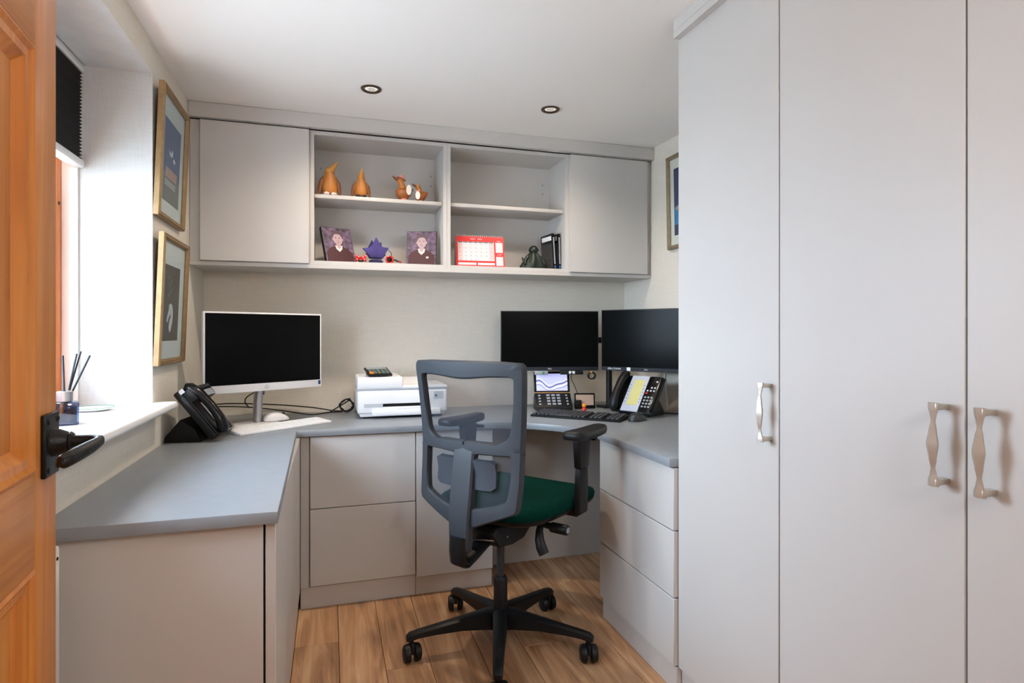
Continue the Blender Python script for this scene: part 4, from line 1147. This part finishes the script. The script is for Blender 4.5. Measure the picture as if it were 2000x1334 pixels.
m.build('handset', 'black_plastic', ph, smooth=60)
cable('black cable lying on the worktop beside the right desk phone', [(1.50, 2.66, 0.754), (1.56, 2.72, 0.754), (1.61, 2.66, 0.754), (1.58, 2.58, 0.754), (1.63, 2.53, 0.754)], 0.003)
cable('white cable running down the right wall under the right black monitor', [(1.652, 2.70, 0.96), (1.652, 2.69, 0.90), (1.65, 2.675, 0.84), (1.645, 2.66, 0.79), (1.64, 2.65, 0.756)], 0.004, 'white_plastic')

# ------------------------------------------------------------------ window sill objects
df = thing('reed_diffuser', 'blue glass reed diffuser with black reeds on the window sill', 'diffuser', (-0.664, 1.825, 0.911), R(20))
MB().box(-0.03, 0.03, -0.03, 0.03, 0.0, 0.058, bev=0.004).build('bottle', 'blue_glass', df)
MB().box(-0.0255, 0.0255, -0.0255, 0.0255, 0.006, 0.048, bev=0.003).build('liquid', 'blue_liquid', df)
MB().lathe([(0.013, 0.058), (0.018, 0.06), (0.018, 0.085), (0.013, 0.087), (0.010, 0.087), (0.010, 0.058)], 20).build('collar', 'silver', df)
for k, (dx, dy, dzz) in enumerate(((-0.004, -0.012, 0.105), (0.035, 0.078, 0.112), (0.056, 0.09, 0.100), (0.026, 0.068, 0.106))):
    b0 = Vector((-dx * 0.12, -dy * 0.12, 0.03)); b1 = Vector((dx, dy, 0.075 + dzz))
    MB().tube([b0, b1], 0.0026, 7).build('reed', 'reed_black', df)
cs = thing('coaster', 'round glass coaster with a green rim on the window sill', 'coaster', (-0.70, 2.125, 0.911))
MB().lathe([(0.0, 0.001), (0.04, 0.0), (0.055, 0.006), (0.055, 0.0085), (0.04, 0.003), (0.0, 0.004)], 36).build('dish', 'gloss_white', cs)
MB().lathe([(0.0545, 0.0085), (0.0562, 0.0088), (0.0562, 0.0105), (0.0545, 0.0105), (0.0545, 0.0085)], 36, cap=False).build('rim', 'green_glass', cs)

# ------------------------------------------------------------------ shelf ornaments
ZS, ZF = 1.7905, 1.4805
def penguin(lab, l, rz, h, shoes, turn):
    k = thing('wooden_penguin', lab, 'ornament', l, rz)
    s = h / 0.145
    prof = [(0.015, 0.006), (0.028, 0.011), (0.0325, 0.025), (0.0335, 0.042), (0.0315, 0.060), (0.0275, 0.078), (0.0235, 0.092), (0.0210, 0.104), (0.0200, 0.113), (0.0175, 0.122), (0.0115, 0.130), (0.001, 0.133)]
    rings = []
    for r, z in prof:
        lean = 0.006 * max(0, (z - 0.07)) / 0.06
        rings.append([((r * math.cos(a)) * s + 0.0, (r * 0.85 * math.sin(a) - lean) * s, z * s) for a in [2 * PI * i / 18 for i in range(18)]])
    MB().loft(rings).build('body', 'teak', k, smooth=60)
    q = T(0, -0.008 * s, 0.113 * s, 0, 0, turn)
    MB().tube([q @ Vector(p) for p in ((0, 0.004 * s, 0), (0, -0.012 * s, 0.008 * s), (0, -0.026 * s, 0.020 * s), (0, -0.036 * s, 0.030 * s), (0, -0.041 * s, 0.036 * s))], [0.0175 * s, 0.015 * s, 0.009 * s, 0.005 * s, 0.002 * s], 12).build('beak', 'teak_beak', k, smooth=60)
    for sg in (-1, 1):
        MB().tube([(sg * 0.024 * s, 0.002, 0.090 * s), (sg * 0.034 * s, 0.0, 0.065 * s), (sg * 0.041 * s, 0.0, 0.035 * s), (sg * 0.047 * s, 0.0, 0.003 * s)], [0.005 * s, 0.012 * s, 0.011 * s, 0.003 * s], 10, flat=(1, 0.55)).build('wing', 'teak_dark', k, smooth=60)
        MB().ball((sg * 0.016 * s, -0.018 * s, 0.008 * s), 0.0135 * s, 0.020 * s, 0.0085 * s, 12).build('boot', shoes, k)
    return k
penguin('larger carved wooden penguin looking sideways, white boots, left on the shelf', (-0.003, 2.915, ZS), R(8), 0.150, 'floral_white', R(42))
penguin('smaller carved wooden penguin with beak raised and dark boots', (0.140, 2.915, ZS), R(2), 0.128, 'navy_shoe', R(4))
def duck(lab, l, rz, s, hat):
    k = thing('wooden_duck', lab, 'ornament', l, rz)
    # body runs along x: tail +x, breast -x
    rings = []
    for x, r, z in ((-0.036, 0.004, 0.042), (-0.032, 0.018, 0.036), (-0.020, 0.027, 0.033), (-0.002, 0.030, 0.033), (0.014, 0.027, 0.036), (0.028, 0.017, 0.044), (0.040, 0.003, 0.055)):
        rings.append([(x * s, r * s * math.cos(a), (z + r * math.sin(a)) * s) for a in [2 * PI * i / 16 for i in range(16)]])
    MB().loft(rings).build('body', 'duck_brown', k, smooth=60)
    MB().tube([(-0.008 * s, 0, 0.05 * s), (-0.010 * s, 0, 0.068 * s), (-0.016 * s, 0, 0.084 * s)], [0.021 * s, 0.0145 * s, 0.0125 * s], 12).build('neck', 'teak', k, smooth=60)
    MB().ball((-0.018 * s, 0, 0.090 * s), 0.0165 * s, 0.014 * s, 0.014 * s, 14).build('head', 'teak', k)
    MB().tube([(-0.022 * s, 0, 0.090 * s), (-0.038 * s, 0, 0.097 * s), (-0.052 * s, 0, 0.106 * s)], [0.011 * s, 0.008 * s, 0.004 * s], 10, flat=(1.2, 0.8)).build('bill', 'teak_dark', k, smooth=60)
    for sg in (-1, 1): MB().ball((-0.004 * s, sg * 0.013 * s, 0.005 * s), 0.014 * s, 0.009 * s, 0.006 * s, 10).build('foot', 'pink_cloth', k)
    if hat:
        q = T(-0.012 * s, 0, 0.100 * s, 0, R(24), 0)
        MB().lathe([(0.0, 0.014), (0.008, 0.0135), (0.012, 0.009), (0.0125, 0.002), (0.021, 0.0), (0.021, -0.0015), (0.0, -0.001)], 18, mtx=q @ Matrix.Diagonal((s, s, s, 1))).build('hat', 'pink_cloth', k, smooth=60)
    return k
d1 = duck('carved wooden duck in a pink hat with a white tag, larger of the two ducks', (0.345, 2.915, ZS), R(8), 1.1, True)
MB().lathe([(0.0, -0.0006), (0.018, -0.0006), (0.018, 0.0006), (0.0, 0.0006)], 20, axis='y', c=(0, 0, 0), mtx=T(0.014, -0.034, 0.05, 0, 0, R(5)) @ Matrix.Diagonal((0.75, 1, 1.35, 1))).build('gift_tag', 'tag_white', d1, smooth=30)
d2 = duck('small carved wooden duck with a white tag and pink neck bow', (0.427, 2.915, ZS), R(-10), 0.85, False)
MB().lathe([(0.0, -0.0006), (0.016, -0.0006), (0.016, 0.0006), (0.0, 0.0006)], 20, axis='y', mtx=T(-0.015, -0.030, 0.028, 0, 0, R(-5)) @ Matrix.Diagonal((0.72, 1, 1.25, 1))).build('gift_tag', 'tag_white', d2, smooth=30)
m = MB(); m.ball((-0.019, -0.012, 0.053), 0.007, 0.004, 0.004, 8); m.ball((-0.008, -0.012, 0.056), 0.006, 0.004, 0.004, 8)
m.build('neck_bow', 'pink_cloth', d2)

def canvas(lab, l, rz, lean, w, h, hair_long):
    k = thing('photo_canvas', lab, 'photo', l, rot=(lean, 0, rz))
    MB().box(-w / 2, w / 2, 0, 0.018, 0, h, bev=0.0015).build('canvas_block', 'deep_black', k)
    m = MB()
    X = lambda t: -w / 2 + w * t
    Z = lambda t: h * t
    def f(poly, d, mi): flat(m, [(X(a), Z(b)) for a, b in poly], -0.0003 - d * 0.0002, mi)
    e = 0.012
    f([(e, e), (1 - e, e), (1 - e, 1 - e), (e, 1 - e)], 0, 0)
    f([(.04, e), (.96, e), (.93, .28), (.82, .38), (.64, .45), (.5, .40), (.34, .45), (.16, .38), (.07, .28)], 1, 1)
    f([(.38, .48), (.62, .48), (.60, .38), (.5, .30), (.40, .38)], 2, 2)
    f([(.43, .52), (.57, .52), (.56, .42), (.5, .38), (.44, .42)], 3, 3)
    hc = [(.5 + .19 * math.cos(a), .72 + .2 * math.sin(a)) for a in [2 * PI * i / 22 for i in range(22)]]
    f(hc, 3, 4)
    fc = [(.5 + .155 * math.cos(a), .665 + .17 * math.sin(a)) for a in [2 * PI * i / 22 for i in range(22)]]
    f(fc, 4, 3)
    f([(.345, .74), (.38, .84), (.5, .865), (.62, .84), (.655, .74), (.60, .80), (.5, .815), (.40, .80)], 5, 4)
    for s in (-1, 1):
        f([(.5 + s * .065 + .025 * math.cos(a), .70 + .012 * math.sin(a)) for a in [2 * PI * i / 8 for i in range(8)]], 5, 5)
        f([(.5 + s * .16 + .022 * math.cos(a), .66 + .04 * math.sin(a)) for a in [2 * PI * i / 8 for i in range(8)]], 3.5, 3)
    f([(.44, .585), (.5, .565), (.56, .585), (.5, .578)], 5, 5)
    f([(.485, .64), (.515, .64), (.51, .625), (.49, .625)], 5, 5)
    f([(.66, .2), (.74, .2), (.74, .25), (.66, .25)], 5, 2) if not hair_long else None
    m.build('portrait_print', ['blotch_print', 'maroon_print', 'collar_print', 'skin_print', 'hair_print', 'ink_print'], k, smooth=0)
    return k
canvas('photo canvas of a child in maroon leaning to the left, left end of shelf unit', (0.052, 2.895, ZF), R(24), R(-22), 0.148, 0.185, True)
canvas('photo canvas of a child in maroon beside the purple star ornament', (0.425, 2.90, ZF), R(-14), R(-14), 0.145, 0.178, False)
# purple star
st = thing('star_ornament', 'spiky purple star ornament between the two photo canvases', 'ornament', (0.212, 2.945, ZF), R(6))
def starpoly(n, r0, r1, a0, sq=1.0):
    return [((r1 if i % 2 else r0) * math.cos(a0 + PI * i / n), (r1 if i % 2 else r0) * math.sin(a0 + PI * i / n) * sq) for i in range(2 * n)]
sp = [(0.0, 0.133), (0.016, 0.104), (0.031, 0.086), (0.062, 0.084), (0.046, 0.058), (0.034, 0.032), (-0.028, 0.032), (-0.042, 0.052), (-0.066, 0.076), (-0.034, 0.080), (-0.018, 0.096)]
MB().prism(sp, -0.014, 0.002, axis='y', bev=0.003).build('front_star', 'purple_felt', st)
sp2 = [(-0.017, 0.122), (-0.006, 0.096), (0.028, 0.112), (0.03, 0.086), (0.05, 0.05), (0.03, 0.03), (-0.03, 0.03), (-0.046, 0.056), (-0.036, 0.084)]
MB().prism(sp2, 0.006, 0.016, axis='y', bev=0.002).build('back_star', 'purple_dark', st)
MB().lathe([(0.0, 0.0), (0.034, 0.0), (0.034, 0.016), (0.026, 0.024), (0.0, 0.024)], 20).build('base', 'purple_dark', st)
MB().tube(smooth_path([(0.055, 0.01, 0.08), (0.075, 0.012, 0.065), (0.078, 0.012, 0.045), (0.072, 0.012, 0.025)], 5), 0.0014, 6).build('wire', 'deep_black', st)
bo = thing('bow_ornament', 'red glossy bow ornament with white dots, left of the purple star', 'ornament', (0.138, 2.885, ZF))
for s in (-1, 1):
    MB().loft([[(s * (0.003 + 0.022 * t), 0.009 * math.cos(a) * (0.5 + 0.5 * t), 0.022 + (0.006 + 0.016 * t) * math.sin(a)) for a in [2 * PI * i / 12 for i in range(12)]] for t in (0, 0.35, 0.7, 1.0)]).build('loop', 'red_gloss', bo, smooth=60)
    m = MB()
    for (t, zz) in ((0.35, 0.028), (0.75, 0.034), (0.65, 0.016)): m.ball((s * (0.003 + 0.022 * t), -0.009 * (0.5 + 0.5 * t) + 0.001, zz), 0.0026, 0.0012, 0.0026, 8)
    m.build('dots', 'collar_print', bo)
MB().ball((0, -0.002, 0.022), 0.006, 0.009, 0.008, 10).build('knot', 'red_gloss', bo)
MB().box(-0.012, 0.012, -0.008, 0.008, 0.0, 0.012, bev=0.003).build('foot', 'deep_black', bo)
bf_ = thing('ring_ornament', 'small black ornament with a red ring, right of the purple star', 'ornament', (0.272, 2.885, ZF))
m = MB(); m.tube([(0.016 * math.cos(2 * PI * i / 20), -0.002, 0.019 + 0.016 * math.sin(2 * PI * i / 20)) for i in range(21)], 0.0045, 8); m.build('ring', 'red_gloss', bf_)
MB().ball((0, 0.002, 0.018), 0.013, 0.008, 0.013, 12).build('middle', 'deep_black', bf_)
MB().tube([(0.02, 0.0, 0.02), (0.036, 0, 0.014), (0.048, 0, 0.012)], [0.004, 0.0045, 0.003], 8).build('stalk', 'bronze_green', bf_)
MB().ball((0.05, 0, 0.011), 0.006, 0.006, 0.006, 10).build('berry', 'red_gloss', bf_)

# desk calendar
cl = thing('desk_calendar', 'red and white tent calendar open at May on the right shelf unit', 'calendar', (0.722, 2.905, ZF), rot=(0, 0, R(-4)))
w, h = 0.246, 0.162
q = T(0, -0.028, 0.0005, R(-14))
MB().box(-w / 2, w / 2, 0, 0.0012, 0, h, mtx=q).build('front_page', 'calendar_red', cl, smooth=0)
MB().box(-w / 2, w / 2, 0, 0.0012, 0, h, mtx=T(0, 0.052, 0.0005, R(14))).build('back_page', 'calendar_paper', cl, smooth=0)
m = MB()
def cq(x0, x1, z0, z1, mi, d=0.0004):
    m.raw([tuple(q @ Vector((x, -d, z))) for x, z in ((x0, z0), (x1, z0), (x1, z1), (x0, z1))], [(0, 1, 2, 3)], mi)
cq(-0.113, 0.072, 0.030, 0.132, 0); cq(0.080, 0.116, 0.076, 0.130, 0); cq(0.080, 0.116, 0.006, 0.054, 0)
cq(-0.113, -0.022, 0.008, 0.020, 0); cq(-0.015, 0.072, 0.008, 0.020, 0)
cq(0.046, 0.072, 0.030, 0.125, 1, 0.0006); cq(-0.113, -0.088, 0.030, 0.125, 1, 0.0006)
for i in range(7): cq(-0.112 + i * 0.0263, -0.112 + i * 0.0263 + 0.0235, 0.126, 0.1315, 2, 0.0008)
m.text('MAY', 0.013, q @ T(-0.035, -0.0006, 0.146) @ UP, 3)
m.text('2023', 0.012, q @ T(0.0, -0.0006, 0.146) @ UP, 3)
m.text('APRIL', 0.008, q @ T(0.098, -0.0006, 0.137) @ UP, 3); m.text('JUNE', 0.010, q @ T(0.098, -0.0006, 0.065) @ UP, 3)
n = 1
for r in range(5):
    for c in range(7):
        if (r == 0 and c < 1) or n > 31: continue
        m.text(str(n), 0.0085, q @ T(-0.1 + c * 0.0263, -0.0009, 0.117 - r * 0.0205) @ UP, 2); n += 1
m.build('page_print', ['calendar_paper', 'calendar_pink', 'calendar_ink', 'calendar_paper'], cl, smooth=0)
m = MB()
for k in range(24):
    x = -w / 2 + 0.008 + k * (w - 0.016) / 23
    m.tube([(x, 0.011 + 0.005 * math.cos(a), 0.1565 + 0.005 * math.sin(a)) for a in [2 * PI * i / 8 for i in range(9)]], 0.0009, 5)
m.build('wire_binding', 'label_white', cl)
# green figurine
gf = thing('bronze_figurine', 'dark green seated figurine in draped robes beside the black cases', 'ornament', (1.012, 2.915, ZF), R(-6))
rings = []
for z, rx, ry, cxo in ((0.0, 0.070, 0.040, 0.0), (0.012, 0.072, 0.042, 0.0), (0.03, 0.062, 0.038, 0.002), (0.05, 0.049, 0.033, 0.003), (0.066, 0.039, 0.028, 0.002), (0.078, 0.029, 0.023, 0.0), (0.086, 0.021, 0.019, -0.001)):
    rings.append([(cxo + (rx * (1 + 0.08 * math.sin(6 * a))) * math.cos(a), ry * (1 + 0.10 * math.cos(7 * a)) * math.sin(a), z) for a in [2 * PI * i / 36 for i in range(36)]])
MB().loft(rings).build('robe', 'bronze_green', gf, smooth=60)
MB().ball((-0.001, -0.004, 0.096), 0.023, 0.021, 0.019, 16).build('head', 'bronze_green', gf)
MB().lathe([(0.0, 0.028), (0.012, 0.025), (0.022, 0.015), (0.027, 0.002), (0.026, -0.002), (0.0, -0.001)], 20, c=(0.0, 0, 0.096)).build('hood', 'bronze_green', gf, smooth=60)
for s in (-1, 1):
    MB().tube([(s * 0.034, -0.012, 0.062), (s * 0.05, -0.02, 0.04), (s * 0.052, -0.028, 0.022)], [0.011, 0.010, 0.007], 10).build('sleeve', 'bronze_green', gf, smooth=60)
MB().tube([(-0.052, -0.02, 0.026), (-0.060, -0.018, 0.045), (-0.065, -0.016, 0.058)], [0.006, 0.005, 0.0035], 8).build('staff', 'bronze_green', gf, smooth=60)
# two black cases
for i, (x, lab, ln) in enumerate(((1.112, 'black disc case with a grey cover, left of two leaning by the shelf side', 0.07), (1.138, 'black disc case against the shelf side, right of two', 0.03))):
    k = thing('disc_case', lab, 'case', (x, 2.965, ZF), rot=(0, -ln, R(7)))
    MB().box(0, 0.015, -0.066, 0.066, 0, 0.19, bev=0.002).build('shell', 'case_black', k)
    m = MB(); m.box(-0.0006, 0.002, -0.06, 0.058, 0.012, 0.14); m.build('cover', 'case_art', k, smooth=0)
    m = MB(); m.box(-0.0008, 0.002, -0.056, 0.05, 0.155, 0.178); m.build('title_band', 'label_white' if i == 0 else 'label_grey', k, smooth=0)
    m = MB(); m.box(0.004, 0.011, -0.0668, -0.06, 0.03, 0.17); m.build('spine_label', 'label_grey', k, smooth=0)
    m = MB(); m.box(0.003, 0.012, -0.067, -0.06, 0.008, 0.022); m.build('spine_badge', 'case_blue', k, smooth=0)

# phrases shared by alike things
GROUPS = {'framed_picture': 'framed pictures on the walls', 'downlight': 'downlights in the ceiling', 'wooden_penguin': 'carved birds on the shelf',
          'wooden_duck': 'carved birds on the shelf', 'photo_canvas': 'photo canvases in the shelf unit', 'disc_case': 'black cases in the shelf unit',
          'cable': 'cables on the desk', 'monitor': 'monitors on the worktop', 'keyboard': 'keyboards on the worktop', 'mouse': 'mice on the worktop',
          'desk_phone': 'phones on the worktop', 'video_phone': 'phones on the worktop', 'wardrobe': 'fitted wardrobes', 'wall_cabinet': 'wall cabinets over the desk',
          'shelf_unit': 'open shelf units over the desk', 'drawer_unit': 'drawer units under the worktop', 'cornice': 'cornices under the ceiling'}
for o in S.objects:
    if o.parent is None and o.get('category'):
        g = GROUPS.get(o.name.split('.')[0])
        if g: o['group'] = g
